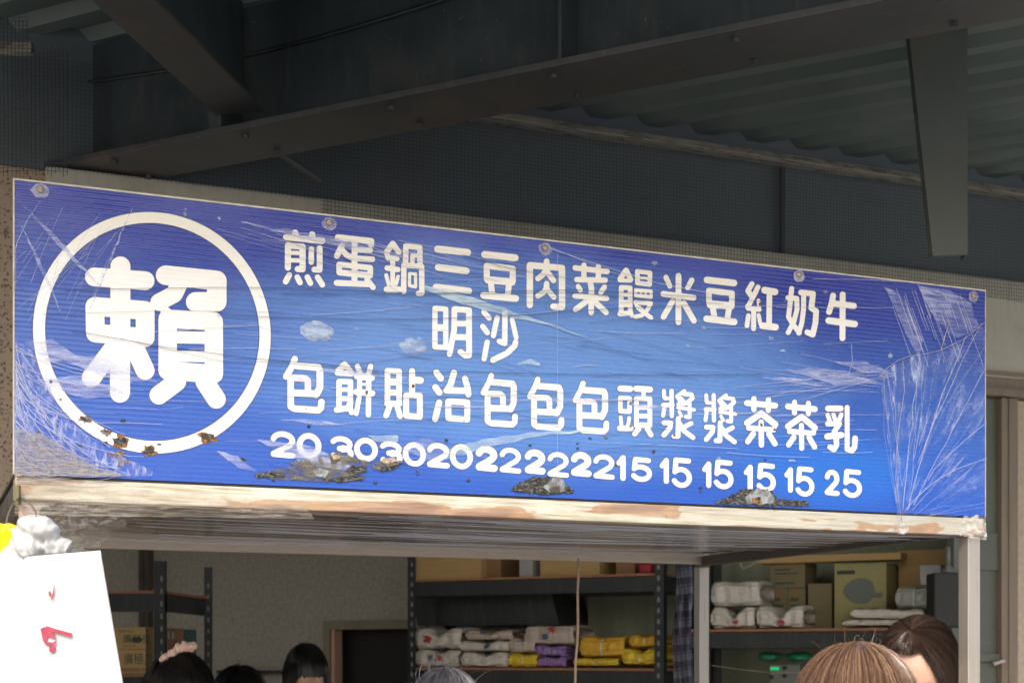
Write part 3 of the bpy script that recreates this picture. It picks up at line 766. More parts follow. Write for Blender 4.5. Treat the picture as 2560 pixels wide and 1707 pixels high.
A = (690, 570, .16156); Bc = (1060, 610, .15306); C = (1410, 650, .15306); Dc = (1750, 680, .17007); E = (1060, 750, .11054)
Fc = (690, 880, .16156); G = (1060, 910, .15306); H = (1410, 940, .15306); I = (1750, 960, .17007); Z = (0, 400, .5102)
glyphs = [
 (A, [(95, [(140,160),(700,218)]), (95, [(280,90),(300,150)]), (100, [(543,122),(540,170)]), (95, [(168,630),(170,287),(395,308),(395,655),(320,652)]),
      (62, [(190,402),(395,404)]), (68, [(190,516),(395,518)]), (85, [(530,342),(528,545)]), (90, [(658,330),(658,665),(575,660)]),
      (92, [(188,745),(135,845)]), (88, [(312,775),(355,860)]), (88, [(468,775),(515,870)]), (88, [(625,778),(700,895)])]),
 (A, [(95, [(940,162),(1455,222),(1450,275)]), (92, [(1198,200),(1197,550)]), (85, [(1200,353),(1440,363)]), (92, [(1000,290),(925,450)]),
      (88, [(1010,365),(1085,445),(1200,487),(1472,503)]), (88, [(958,582),(1438,632),(1440,745),(960,702),(958,582)]), (80, [(960,712),(1440,758)]), (92, [(1198,560),(1195,860)]),
      (92, [(920,865),(1400,885)]), (88, [(1390,815),(1482,935)])]),
 (A, [(90, [(1785,260),(1692,390)]), (84, [(1790,258),(1880,392)]), (80, [(1692,392),(1715,480)]), (84, [(1715,480),(1850,490)]), (78, [(1785,490),(1785,640)]),
      (72, [(1785,640),(1788,960)]), (86, [(1700,635),(1865,660)]), (62, [(1685,745),(1722,885)]), (58, [(1870,765),(1838,885)]), (98, [(1695,965),(1890,968)]),
      (84, [(1985,570),(1988,296),(2203,318),(2208,600)]), (68, [(2090,560),(2090,442),(2200,446)]), (84, [(1955,1000),(1958,592),(2232,612),(2236,1025),(2180,1028)]),
      (50, [(2045,722),(2138,728),(2138,928),(2045,908),(2045,722)])]),
 (Bc, [(115, [(200,100),(688,156)])]+[(110, [(208,397),(668,456)]), (110, [(172,717),(708,782)])]),
 (Bc, [(112, [(965,188),(1465,243)]), (100, [(1000,370),(1424,420),(1424,628),(1000,590),(1000,370)]), (95, [(1010,610),(1420,650)]), (98, [(1065,650),(1088,810)]), (98, [(1360,690),(1345,820)]), (112, [(948,853),(1473,905)])]),
 (Bc, [(105, [(1702,1012),(1703,362),(2226,408),(2228,1050),(2085,1035)]), (95, [(1975,300),(1975,400)]), (92, [(1975,410),(1925,510),(1835,582)]), (92, [(1970,450),(2088,612)]),
      (95, [(1975,665),(1975,750)]), (92, [(1975,740),(1920,810),(1835,862)]), (86, [(1975,745),(2095,885)])]),
 (C, [(90, [(155,145),(675,205)]), (88, [(298,100),(298,320)]), (88, [(532,125),(532,325)]), (90, [(182,335),(645,345)]), (92, [(402,380),(420,480),(415,872)]),
      (82, [(203,445),(240,510)]), (84, [(632,455),(572,545)]), (88, [(150,605),(668,642)]), (92, [(370,665),(160,822)]), (92, [(470,690),(658,870)])]),
 (C, [(88, [(985,182),(888,325)]), (82, [(988,182),(1062,335)]), (66, [(880,348),(1060,352)]), (78, [(905,462),(1050,468),(1052,860)]), (80, [(905,462),(905,870)]),
      (66, [(905,585),(1050,585)]), (120, [(935,725),(1022,725)]), (82, [(882,893),(1060,878)]), (66, [(1062,850),(1078,925)]),
      (76, [(1168,200),(1375,225),(1370,415),(1168,390),(1168,200)]), (44, [(1168,305),(1370,320)]), (52, [(1140,502),(1392,522),(1392,628),(1140,602),(1140,502)]), (38, [(1140,520),(1392,532)]),
      (44, [(1228,510),(1228,600)]), (44, [(1303,520),(1303,610)]), (48, [(1165,590),(1390,612)]), (70, [(1135,705),(1388,722),(1330,830),(1240,918),(1135,940)]), (74, [(1195,790),(1290,882),(1390,955)]), (54, [(1135,715),(1170,800),(1270,880)])]),
 (C, [(95, [(1840,275),(1838,1030)]), (95, [(1592,568),(2085,630)]), (84, [(1635,298),(1698,442)]), (88, [(2055,345),(1990,468)]), (95, [(1740,690),(1595,942)]), (95, [(1925,715),(2090,1005)])]),
 (Dc, [(98, [(75,130),(470,175)]), (84, [(102,285),(440,325),(438,500),(105,470),(102,285)]), (84, [(112,500),(435,520)]), (88, [(158,530),(180,660)]), (86, [(395,560),(375,680)]), (100, [(70,698),(472,745)])]),
 (Dc, [(78, [(733,188),(675,290),(742,385)]), (74, [(822,235),(755,370),(680,515)]), (72, [(668,520),(680,545),(830,560)]), (56, [(828,430),(845,570)]), (70, [(682,652),(660,800)]),
      (74, [(760,560),(757,842)]), (58, [(832,645),(855,770)]), (100, [(920,280),(1070,305)]), (82, [(990,290),(985,800)]), (100, [(890,802),(1078,822)])]),
 (Dc, [(74, [(1317,255),(1285,560),(1270,670),(1330,770),(1428,905)]), (72, [(1262,390),(1392,400),(1395,560),(1350,740),(1265,900)]),
      (84, [(1455,312),(1630,332),(1605,540),(1675,590),(1665,760),(1625,932),(1545,895)]), (72, [(1492,330),(1490,560),(1465,760),(1420,910)])]),
 (Dc, [(86, [(1925,358),(1905,470),(1865,598)]), (86, [(2065,342),(2062,983)]), (90, [(1935,475),(2228,510)]), (98, [(1860,725),(2240,775)])]),
 (E, [(120, [(215,205),(460,225),(460,1090),(215,1075),(215,205)]), (160, [(250,645),(425,645)]), (130, [(655,250),(650,700),(545,1240)]), (135, [(655,225),(985,250),(985,1270),(900,1272),(790,1190)]),
      (130, [(660,552),(985,552)]), (140, [(660,855),(985,862)])]),
 (E, [(122, [(1320,290),(1440,430)]), (122, [(1292,612),(1400,758)]), (122, [(1395,968),(1325,1345)]), (122, [(1620,420),(1535,825)]), (125, [(1795,315),(1790,1000),(1670,950)]), (112, [(1957,465),(2050,870)]),
      (132, [(2035,975),(2020,1045),(1840,1220),(1525,1372)])]),
 (Fc, [(98, [(275,118),(235,230),(140,390)]), (108, [(300,225),(640,250),(662,300),(662,560),(605,668)]), (100, [(210,412),(430,415),(475,452),(478,640)]), (102, [(210,412),(212,850),(270,885),(640,908),(678,870),(685,780)]), (106, [(215,640),(600,655)])]),
 (Fc, [(95, [(1045,200),(935,312)]), (88, [(1045,200),(1142,320)]), (86, [(930,332),(1150,348)]), (84, [(957,465),(1135,470),(1130,850)]), (84, [(957,465),(955,880)]), (66, [(957,592),(1130,592)]), (82, [(957,728),(1130,728)]),
      (92, [(922,902),(1090,878)]), (82, [(1110,820),(1152,945)]), (82, [(1240,230),(1290,352)]), (82, [(1445,230),(1410,370)]), (100, [(1235,382),(1460,412)]), (98, [(1225,625),(1470,650)]), (78, [(1277,380),(1270,700),(1222,960)]), (84, [(1415,390),(1410,980)]),
      (40, [(1280,508),(1410,512)])]),
 (Fc, [(88, [(1705,300),(1885,310),(1885,790)]), (88, [(1705,300),(1705,800)]), (108, [(1715,472),(1875,475)]), (92, [(1705,635),(1885,637)]), (98, [(1705,805),(1885,810)]), (90, [(1740,840),(1685,990)]), (88, [(1850,830),(1900,1000)]),
      (95, [(2085,305),(2085,650)]), (108, [(2085,440),(2215,450)]), (92, [(1993,680),(2205,685),(2205,1012),(1993,990),(1993,680)])]),
 (G, [(106, [(180,150),(250,245)]), (106, [(165,390),(228,475)]), (104, [(225,640),(160,905)]), (106, [(465,155),(410,350),(350,440)]), (106, [(345,440),(650,445)]), (100, [(645,252),(690,400),(702,510)]), (100, [(372,620),(682,635),(682,915),(375,890),(372,620)])]),
 (H, [(100, [(892,212),(1050,220)]), (76, [(890,365),(1042,372),(1040,590),(890,578),(890,365)]), (62, [(895,680),(908,800)]), (62, [(1035,690),(1018,810)]), (92, [(880,860),(1062,860)]),
      (100, [(1150,215),(1375,228)]), (70, [(1268,290),(1268,380)]), (78, [(1152,375),(1372,380),(1372,820)]), (78, [(1152,375),(1152,820)]), (72, [(1152,522),(1372,525)]), (76, [(1152,660),(1372,660)]), (92, [(1168,805),(1358,810)]),
      (88, [(1190,870),(1125,950)]), (86, [(1330,870),(1390,968)])]),
 (H, [(66, [(1600,250),(1605,350),(1640,375)]), (56, [(1612,375),(1740,374)]), (72, [(1725,250),(1730,660)]), (72, [(1590,480),(1740,480)]), (68, [(1608,520),(1588,655)]),
      (60, [(1935,250),(1812,340),(1868,425)]), (72, [(1930,300),(2050,310),(2068,370),(1960,455),(1840,470)]), (48, [(1850,330),(1930,420)]), (58, [(1830,525),(2095,560)]), (66, [(2018,440),(2020,680),(1955,672)]), (56, [(1848,590),(1885,660)]),
      (82, [(1602,770),(1715,775),(1700,850),(1600,972)]), (82, [(1835,700),(1830,992),(1765,990)]), (78, [(2042,780),(1900,855)]), (80, [(1862,790),(1930,905),(2075,1012)])]),
 (I, [(88, [(660,285),(1075,325)]), (78, [(762,222),(762,380)]), (78, [(975,238),(975,392)]), (92, [(872,438),(662,578)]), (92, [(872,438),(1075,600)]), (78, [(685,652),(1052,678)]), (78, [(868,565),(872,900)]), (82, [(752,738),(672,850)]), (82, [(985,742),(1070,882)]),
      (56, [(668,590),(690,640)]), (56, [(1080,600),(1060,670)])]),
 (I, [(86, [(1850,365),(2035,365)]), (64, [(1845,458),(1872,535)]), (62, [(1930,455),(1955,530)]), (66, [(2045,455),(2000,570)]), (76, [(1845,588),(2018,592),(1940,705)]), (92, [(1840,775),(2042,755)]), (80, [(1950,700),(1970,780),(1975,900),(1935,968),(1880,930)]),
      (72, [(2130,350),(2130,965)]), (80, [(2140,965),(2200,985),(2240,930),(2247,800)])]),
 (Z, [(98, [(587,527),(587,700),(585,1143)]), (92, [(460,578),(708,597)]), (92, [(462,722),(708,742),(708,875),(465,852),(462,722)]), (94, [(555,925),(445,1070)]), (92, [(660,930),(708,1035)]),
      (96, [(808,570),(1058,596),(1058,700),(955,700)]), (84, [(880,600),(850,662),(775,702)]), (90, [(818,782),(1043,795),(1044,1052),(818,1035),(818,782)]), (60, [(818,872),(1043,876)]), (54, [(818,965),(1043,968)]),
      (92, [(862,1090),(775,1155)]), (92, [(1000,1090),(1056,1175)]), (40, [(760,705),(830,760)])]),
]
inks = []
for crop, strokes in glyphs:
    k_ = Ink()
    for w, pts in strokes: k_.stroke(crop, w, pts)
    inks.append(k_); k_.build('character')
def cb(crop, x0, y0, x1, y1): return (crop[0]+x0*crop[2], crop[1]+y0*crop[2], crop[0]+x1*crop[2], crop[1]+y1*crop[2])
bao, jiang, cha = inks[15], inks[20], inks[21]
for bx in (cb(G, 888, 148, 1512, 1048), cb(G, 1645, 212, 2268, 1102), cb(H, 100, 80, 712, 965)):
    bao.remap(cb(Fc, 78, 65, 738, 962), bx).build('character')
jiang.remap(cb(H, 1545, 205, 2125, 1055), cb(I, 15, 130, 520, 895)).build('character')
cha.remap(cb(I, 612, 180, 1125, 938), cb(I, 1215, 232, 1705, 985)).build('character')
# prices
def arc(cx, cy, rx, ry, a0, a1, n=14): return [(cx+rx*cos(radians(a0+(a1-a0)*i/n)), cy+ry*sin(radians(a0+(a1-a0)*i/n))) for i in range(n+1)]
DIG = {
 '0': [arc(.5, .5, .5, .5, 0, 360, 28)],
 '1': [[(.0, .28), (.75, 0.0), (.75, 1.0)]],
 '2': [arc(.5, .30, .48, .30, 190, 372, 12)+[(.86, .50), (.03, .97)], [(.03, .99), (1.0, .99)]],
 '3': [arc(.44, .27, .48, .27, 205, 440, 14), arc(.46, .72, .52, .28, 278, 510, 14), [(.35, .49), (.55, .49)]],
 '5': [[(.92, .0), (.1, .0), (.04, .48)], arc(.45, .68, .53, .32, 218, 510, 16)],
}
J = (660, 1060, .21259); Kc = (1150, 1090, .21259); Lc = (1640, 1120, .22109)
digits = [(J, '2', 60, 90, 360, 402, 66), (J, '0', 372, 110, 662, 410, 68), (J, '3', 768, 148, 1045, 445, 64), (J, '0', 1045, 165, 1325, 445, 66), (J, '3', 1350, 205, 1620, 495, 64), (J, '0', 1615, 218, 1890, 505, 66),
          (J, '2', 1895, 225, 2168, 520, 66), (J, '0', 2168, 240, 2440, 535, 66), (Kc, '2', 162, 118, 425, 418, 82), (Kc, '2', 443, 140, 702, 438, 60), (Kc, '2', 738, 160, 988, 450, 80), (Kc, '2', 1005, 192, 1262, 487, 58),
          (Kc, '2', 1280, 190, 1528, 480, 80), (Kc, '2', 1543, 218, 1798, 510, 60), (Kc, '1', 1818, 225, 1943, 528, 62), (Kc, '5', 1992, 255, 2240, 542, 60),
          (Lc, '1', 20, 113, 140, 404, 58), (Lc, '5', 158, 115, 388, 453, 58), (Lc, '1', 500, 152, 618, 450, 58), (Lc, '5', 632, 138, 858, 468, 58), (Lc, '1', 970, 188, 1085, 488, 58), (Lc, '5', 1115, 175, 1335, 505, 58),
          (Lc, '1', 1428, 218, 1538, 505, 56), (Lc, '5', 1555, 215, 1770, 552, 56), (Lc, '2', 1880, 246, 2052, 540, 58), (Lc, '5', 2088, 245, 2308, 566, 56)]
for crop, ch, x0, y0, x1, y1, w in digits:
    k_ = Ink(); r = w/2
    for line in DIG[ch]:
        pts = [(x0+r+a*(x1-x0-w), y0+r+b*(y1-y0-w)+0.07*((a-0.5)*(x1-x0))) for a, b in line]
        k_.stroke(crop, w, pts)
    k_.build('digit')
# ring round the big character
q = MB(); n = 96
cx, cy = 378, 834
for mi, (o1, i1, yy) in enumerate((((296.5, 300.5), (267.5, 270.5), FRONT-0.0007), ((298.5, 302.5), (265.5, 268.5), FRONT-0.0001))):
    q.cur = mi
    pts = []
    for i in range(n):
        t = 2*pi*i/n
        for rx, ry, sh in ((o1[0], o1[1], 0), (i1[0], i1[1], 3)):
            x, y = cx+rx*cos(t), cy+ry*sin(t)+0.03*rx*cos(t)
            if rx == i1[0]: x, y = cx+sh*0.3+rx*cos(t), cy-2+(ry+1)*sin(t)+0.03*rx*cos(t)
            u, z = S.uz(x, y); pts.append((u, yy, z))
    q.add(pts, [(2*i, (2*i+2) % (2*n), (2*i+3) % (2*n), 2*i+1) for i in range(n)])
q.build('ring', None, sg, mats=['letter', 'edge'])

# screws
for x, y in ((100, 478), (820, 560), (1358, 623), (1991, 690), (2426, 742)):
    u, z = S.uz(x, y)
    q = MB()
    q.ellipsoid((u, -0.0135, z), (0.0075, 0.004, 0.0075), 14, 8)
    q.box(u-0.005, u+0.005, -0.0182, -0.0172, z-0.0008, z+0.0008)
    so = q.build('screw', 'screw', sg, True)
    q = MB(); q.grid(12, 6, lambda s, t: (u+(0.006+0.011*t+0.006*noise.noise(Vector((s*9, t, x))))*cos(2*pi*s), -0.0115+0.002*t*noise.noise(Vector((s*14, t*3, x)))-0.001*(1-t), z+(0.006+0.009*t+0.004*noise.noise(Vector((s*7, t, x+3))))*sin(2*pi*s)-0.003*t))
    q.build('film_pucker', 'washer', so, True)

# blobs: trapped air, burn spots, tears
def blob(u, z, ru, rz, h, y0, seed, jag=0.2, n=18, rings=4):
    q = MB(); vs = [(u, y0-h, z)]; fs = []
    for j in range(1, rings+1):
        for i in range(n):
            t = 2*pi*i/n; rr = (j/rings)*(1+jag*noise.noise(Vector((cos(t)*2+seed, sin(t)*2, seed*3.1))))
            vs.append((u+ru*rr*cos(t), y0-h*math.sqrt(max(0, 1-(j/rings)**2)), z+rz*rr*sin(t)))
    for i in range(n): fs.append((0, 1+i, 1+(i+1) % n))
    for j in range(rings-1):
        for i in range(n):
            a, b = 1+j*n+i, 1+j*n+(i+1) % n
            fs.append((a, a+n, b+n, b))
    q.add(vs, fs); return q
for i, (x, y, rx, ry) in enumerate([(790, 830, 42, 25), (1030, 868, 38, 20), (888, 826, 9, 5), (1048, 850, 8, 4), (1632, 660, 10, 6), (1753, 822, 9, 5), (1715, 866, 6, 4), (1922, 848, 8, 5), (1952, 879, 10, 5), (2058, 732, 7, 5),
                                    (461, 539, 5, 5), (462, 528, 4, 4), (546, 549, 4, 4), (2220, 891, 8, 7), (1792, 1147, 6, 4), (1975, 1153, 12, 5)]):
    u, z = S.uz(x, y); k_ = 3.35/F
    blob(u, z, rx*k_, ry*k_, 0.004+0.0001*rx, FRONT-0.001, i, 0.25).build('air_bubble', 'bubble', sg, True)
spots = [(212,1049,12,7),(262,1081,11,6),(302,1103,17,12),(371,1128,16,10),(516,1093,19,10),(290,1135,14,6),(304,1153,11,8),(306,1053,7,5),(97,1081,6,5),(140,1067,4,3),(198,1115,6,5),(126,956,5,5),(150,1000,4,3),(261,1108,7,6),
         (396,1112,6,3),(604,1149,8,5),(770,1067,6,4),(1113,1103,5,5),(1321,1114,6,3),(1471,1097,5,3),(1511,1094,5,4),(1439,1110,3,3),(1440,1122,4,3),(1629,1130,5,5),(1167,1202,6,4),(1535,1163,4,2),(1747,1221,6,4),(1746,1230,3,3),
         (1908,1150,4,3),(913,982,3,4),(1029,966,3,3),(1571,1010,3,3),(1571,1066,3,2),(1681,1088,3,3),(1898,1063,3,4),(1931,1075,3,3),(1894,763,3,4),(762,1024,2,2),(1156,1054,2,2),(681,1201,5,3),(935,1208,7,3),(1040,1186,4,3),(1040,1178,4,3),(2330,850,3,3)]
for i, (x, y, rx, ry) in enumerate(spots):
    u, z = S.uz(x, y); k_ = (3.0+0.9*x/2457)/F
    so = blob(u, z, rx*k_*.82, ry*k_*.82, 0.0022, FRONT-0.0013, i+40, 0.7).build('burn_spot', 'char', sg)
    if rx > 9 or x in (913, 1029, 1571, 1681, 1898, 1931, 1894):
        blob(u+0.0006, z-0.0006, rx*k_*1.25, ry*k_*1.3, 0.0003, FRONT-0.0009, i+90, 0.9).build('rust_ring', 'rust', so)

def patch(pts, y, m, name, thick=0.0012, parent=None, rough=4.0, sub=3):
    """an irregular flat scrap: outline in the photograph's coordinates dropped on the board"""
    P = [Vector(p) for p in pts]; out = []
    for a, b in zip(P, P[1:]+P[:1]):
        nn = max(2, int((b-a).length/6))
        for i in range(nn):
            p = a.lerp(b, i/nn); j = Vector((noise.noise(Vector((p.x*.13, p.y*.13, 1))), noise.noise(Vector((p.x*.13, p.y*.13, 7)))))
            p = p+j*rough; out.append(S.uz(p.x, p.y))
    q = MB(); n = len(out)
    cx = sum(p[0] for p in out)/n; cz = sum(p[1] for p in out)/n
    q.prism([p for p in out], y-thick, y)
    return q.build(name, m, parent or sg)
F1 = FRONT-0.0016
patch([(632,1186),(690,1172),(730,1168),(755,1150),(800,1140),(845,1130),(900,1150),(925,1155),(905,1175),(880,1195),(905,1202),(800,1205),(640,1196)], F1, 'grime', 'grime_patch')
patch([(715,1156),(770,1150),(790,1166),(745,1170)], F1-.0003, 'grime', 'grime_patch')
patch([(925,1160),(960,1150),(1003,1154),(985,1172),(930,1176)], F1, 'grime', 'grime_patch')
patch([(862,1176),(880,1164),(912,1168),(914,1180),(880,1186)], F1-.0014, 'char', 'torn_patch')
patch([(634,1186),(670,1181),(712,1186),(706,1194),(642,1194)], F1-.0014, 'char', 'torn_patch')
patch([(800,1200),(860,1191),(908,1190),(905,1200),(840,1206)], F1-.0014, 'char', 'torn_patch')
patch([(950,1168),(1003,1160),(975,1176),(950,1180)], F1-.0014, 'char', 'torn_patch')
patch([(778,1176),(800,1170),(822,1180),(810,1196),(785,1192)], F1-.0013, 'silver', 'bare_patch')
patch([(822,1146),(842,1140),(846,1155),(826,1160)], F1-.0013, 'bronze', 'rust_patch')
patch([(1272,1224),(1300,1203),(1340,1193),(1372,1193),(1400,1208),(1430,1224),(1425,1234),(1350,1238),(1285,1231)], F1, 'char', 'torn_patch', rough=7)
patch([(1352,1220),(1368,1205),(1385,1191),(1400,1196),(1408,1215),(1405,1230),(1372,1234)], F1-.0013, 'silver', 'bare_patch')
patch([(1368,1222),(1392,1218),(1394,1232),(1370,1234)], F1-.0026, 'bronze', 'torn_patch')
patch([(1784,1254),(1815,1243),(1848,1224),(1870,1223),(1925,1226),(1935,1248),(2010,1253),(2014,1266),(1900,1266),(1790,1258)], F1, 'char', 'torn_patch', rough=7)
patch([(1856,1246),(1870,1232),(1888,1221),(1915,1226),(1930,1244),(1925,1258),(1895,1262),(1862,1258)], F1-.0013, 'silver', 'bare_patch')
patch([(1872,1246),(1892,1243),(1898,1258),(1876,1262)], F1-.0026, 'rust', 'rust_patch')
patch([(1884,1244),(1891,1242),(1893,1250),(1886,1251)], F1-.0040, 'char', 'torn_patch', rough=2)
# burnt nicks on the two price digits
patch([(824,1137),(846,1140),(845,1147),(830,1150)], F1-.0014, 'rustdark', 'rust_patch', rough=3)
patch([(955,1148),(980,1143),(988,1152),(972,1160),(950,1158)], F1-.0014, 'rustdark', 'rust_patch', rough=3)

# stretch film on the face of the board
film = MB()
def sheet(pts_px, y, name, m, nx=40, ny=40, amp=0.004, seed=0, fr=20):
    """quad sheet between four photograph points, rumpled"""
    c = [Vector((S.uz(*p)[0], y, S.uz(*p)[1])) for p in pts_px]
    q = MB(); q.grid(nx, ny, crumple(c, amp, nx, ny, seed, fr)); return q.build(name, m, sg, True)
def filmpoly(top, bot, y, name, m, nx=60, ny=24, amp=0.003, seed=0, fr=18):
    """film between two edge curves"""
    def cur(c, s):
        L = len(c)-1; i = min(int(s*L), L-1); f = s*L-i
        return (c[i][0]*(1-f)+c[i+1][0]*f, c[i][1]*(1-f)+c[i+1][1]*f)
    def fn(s, t):
        a, b = cur(top, s), cur(bot, s); x, yy = a[0]*(1-t)+b[0]*t, a[1]*(1-t)+b[1]*t
        edge = min(1, 8*min(s, 1-s, t, 1-t)+.15)
        u, z = S.uz(x+3*noise.noise(Vector((x*.05, yy*.05, seed))), yy+5*noise.noise(Vector((x*.03, yy*.04, seed+4))))
        return (u, y-abs(amp*(noise.noise(Vector((u*fr*2.2, z*fr*.5, seed)))+.6*noise.noise(Vector((u*fr*6, z*fr, seed)))))*edge, z)
    q = MB(); q.grid(nx, ny, fn); return q.build(name, m, sg, True)
F2 = FRONT-0.0035
filmpoly([(2192, 942), (2225, 915), (2262, 895), (2330, 885), (2400, 850), (2457, 800)], [(2240, 1318), (2250, 1322), (2290, 1300), (2340, 1292), (2400, 1290), (2457, 1285)], F2, 'film_sheet', 'web', 80, 60, 0.005, 3)
filmpoly([(36, 850), (80, 880), (110, 940), (150, 1030), (240, 1110), (380, 1180)], [(36, 1190), (60, 1190), (100, 1190), (160, 1190), (240, 1190), (380, 1192)], F2, 'film_sheet', 'web2', 60, 40, 0.004, 9)
filmpoly([(36, 1075), (100, 1088), (150, 1112), (230, 1165), (300, 1186)], [(36, 1192), (100, 1192), (150, 1192), (230, 1192), (300, 1192)], F2-0.005, 'film_sheet', 'wrapgrey', 50, 24, 0.004, 15, 30)
filmpoly([(2200, 720), (2240, 735), (2265, 780), (2300, 850)], [(2215, 740), (2235, 790), (2260, 840), (2290, 900)], F2, 'film_sheet', 'haze', 30, 10, 0.002, 21)
filmpoly([(2285, 715), (2370, 730), (2420, 760)], [(2330, 800), (2385, 850), (2440, 820)], F2, 'film_sheet', 'haze', 30, 20, 0.002, 25)
filmpoly([(1058, 714), (1160, 742), (1275, 780), (1332, 800), (1460, 845)], [(1058, 728), (1150, 762), (1270, 796), (1330, 806), (1460, 847)], F2, 'film_sheet', 'flap', 40, 4, 0.001, 31)
filmpoly([(1105, 1130), (1200, 1100), (1330, 1082), (1480, 1075)], [(1105, 1150), (1215, 1118), (1340, 1093), (1480, 1078)], F2, 'film_sheet', 'flap', 40, 5, 0.001, 33)
filmpoly([(915, 1090), (985, 1088), (992, 1090)], [(930, 1104), (985, 1106), (992, 1103)], F2, 'film_sheet', 'flap', 16, 4, 0.001, 35)
filmpoly([(1290, 912), (1320, 902), (1345, 908)], [(1290, 916), (1320, 915), (1345, 913)], F2, 'film_sheet', 'flap', 10, 3, 0.001, 36)
for i, (x0_, y0_, x1_, y1_, hh) in enumerate([(60, 860, 200, 900, 60), (110, 880, 400, 960, 50), (90, 950, 330, 990, 60), (640, 1100, 900, 1180, 55), (540, 1130, 640, 1180, 30), (700, 1050, 860, 1062, 12),
        (1000, 1120, 1130, 1130, 60), (700, 920, 1010, 945, 10), (700, 930, 820, 975, 30), (1960, 925, 2200, 960, 40), (1900, 945, 2080, 965, 16), (2080, 905, 2230, 935, 30), (1180, 1005, 1600, 1000, 8), (1060, 1015, 1250, 1022, 6),
        (60, 520, 250, 720, 20), (50, 560, 160, 800, 24), (330, 520, 220, 780, 16), (1560, 1010, 1700, 1030, 14), (600, 560, 1000, 640, 20)]):
    filmpoly([(x0_, y0_), ((x0_+x1_)/2, (y0_+y1_)/2-hh*.5), (x1_, y1_)], [(x0_, y0_+2), ((x0_+x1_)/2, (y0_+y1_)/2+hh*.5), (x1_, y1_+2)], F2+0.0003*i % 0.002, 'film_sheet', 'haze', 30, 8, 0.0012, 50+i)

def line(q, pts, r, y):
    pts = [(min(max(p[0], 38), 2455), p[1]) for p in pts]
    q.tube([(S.uz(*p)[0], y, S.uz(*p)[1]) for p in pts], r, 4)
def curve(a, b, bow, n=8):
    a, b = Vector(a), Vector(b); d = b-a; nn = Vector((-d.y, d.x)).normalized()*bow
    return [tuple(a.lerp(b, i/n)+nn*sin(pi*i/n)) for i in range(n+1)]
R2 = random.Random(21)
q = MB()                                    # strands gathered in the knot at the right
tops = [(2192, 942), (2225, 915), (2262, 895), (2330, 885), (2400, 850), (2456, 800), (2456, 900), (2456, 1000), (2456, 1100), (2456, 1200), (2456, 1270)]
for i in range(26):
    s = R2.random()**1.9*10; k_ = min(int(s), 9); f = s-k_
    a = (tops[k_][0]*(1-f)+tops[k_+1][0]*f, tops[k_][1]*(1-f)+tops[k_+1][1]*f)
    kn = (2246+R2.gauss(0, 9), 1312+R2.gauss(0, 14))
    st_ = R2.uniform(0.0, 0.45) if R2.random() < .5 else 0.0
    en = R2.uniform(0.55, 1.0)
    cv = curve(a, kn, R2.uniform(-14, 26), 10); i0, i1 = int(st_*10), max(int(en*10), int(st_*10)+2)
    line(q, [(x+R2.gauss(0, 1.5), y) for x, y in cv[i0:i1+1]], R2.choice((0.00025, 0.0003, 0.0004, 0.0007)), F2-R2.uniform(0.002, 0.008))
q.build('film_strands', 'strand', sg, kind='stuff')
q = MB()                                    # rolled film edge above the web
line(q, [(2188, 945), (2205, 925), (2232, 905), (2262, 893), (2300, 888), (2342, 878), (2400, 850), (2456, 805)], 0.0007, F2-0.006)
line(q, [(2342, 878), (2352, 840), (2362, 812)], 0.0009, F2-0.006)
line(q, [(2246, 905), (2250, 980), (2232, 1100), (2228, 1200), (2244, 1310)], 0.0006, F2-0.006)
q.build('film_edge', 'tube', sg, True)
q = MB(); kz = S.uz(2243, 1322); q.ellipsoid((kz[0], -0.02, kz[1]), (0.018, 0.010, 0.016), 20, 12, lambda v: v*(1+0.35*noise.noise(v*160)))
q.build('film_knot', 'clear', sg, True)
q = MB()                                    # strands at the left end, bottom and top
for i in range(70):
    y0_ = R2.uniform(860, 1180); x1_ = R2.uniform(80, 330)
    line(q, curve((37, y0_), (x1_, min(1190, y0_+R2.uniform(40, 260))), R2.uniform(4, 30)), R2.choice((0.0003, 0.0004, 0.0007)), F2-R2.uniform(0.001, 0.006))
for i in range(22):
    x0_, y0_ = R2.uniform(50, 330), R2.uniform(480, 700)
    line(q, curve((x0_, y0_), (x0_-R2.uniform(20, 110), y0_+R2.uniform(60, 190)), R2.uniform(-3, 3)), 0.0003, F2-0.001)
for i in range(40):
    x0_ = R2.uniform(500, 1250); y0_ = 470+x0_*0.115+R2.uniform(20, 60); Lh = R2.uniform(60, 330)
    line(q, curve((x0_, y0_), (x0_+Lh, y0_+Lh*R2.uniform(0.15, 0.32)), R2.uniform(-3, 3)), 0.0003, F2-0.001)
for i in range(80):                         # whitish near-level stretch lines
    x0_ = R2.uniform(60, 2100); y0_ = R2.uniform(700, 1150); Lh = R2.uniform(30, 330)
    line(q, curve((x0_, y0_), (x0_+Lh, y0_+Lh*R2.uniform(-0.10, 0.07)), R2.uniform(-3, 3)), R2.choice((0.0003, 0.0004, 0.0006)), F2-0.001)
for i in range(16):
    x0_ = R2.uniform(1950, 2190); y0_ = R2.uniform(880, 1000); Lh = R2.uniform(60, 260)
    line(q, curve((x0_-Lh, y0_+R2.uniform(-20, 40)), (2200+R2.uniform(-40, 30), 945+R2.gauss(0, 22)), R2.uniform(-6, 6)), 0.0004, F2-0.002)
for i in range(26):
    x0_ = R2.uniform(2195, 2400); y0_ = R2.uniform(720, 790); Lh = R2.uniform(40, 150)
    line(q, [(x0_, y0_), (x0_+Lh*.36, y0_+Lh)], 0.0005, F2-0.001)
line(q, [(1388, 640), (1388, 1215)], 0.0004, F2-0.0015)
line(q, [(1360, 622), (1480, 662), (1640, 712), (1800, 742)], 0.0008, F2-0.0015)
line(q, [(1365, 620), (1500, 676), (1620, 716)], 0.0005, F2-0.0015)
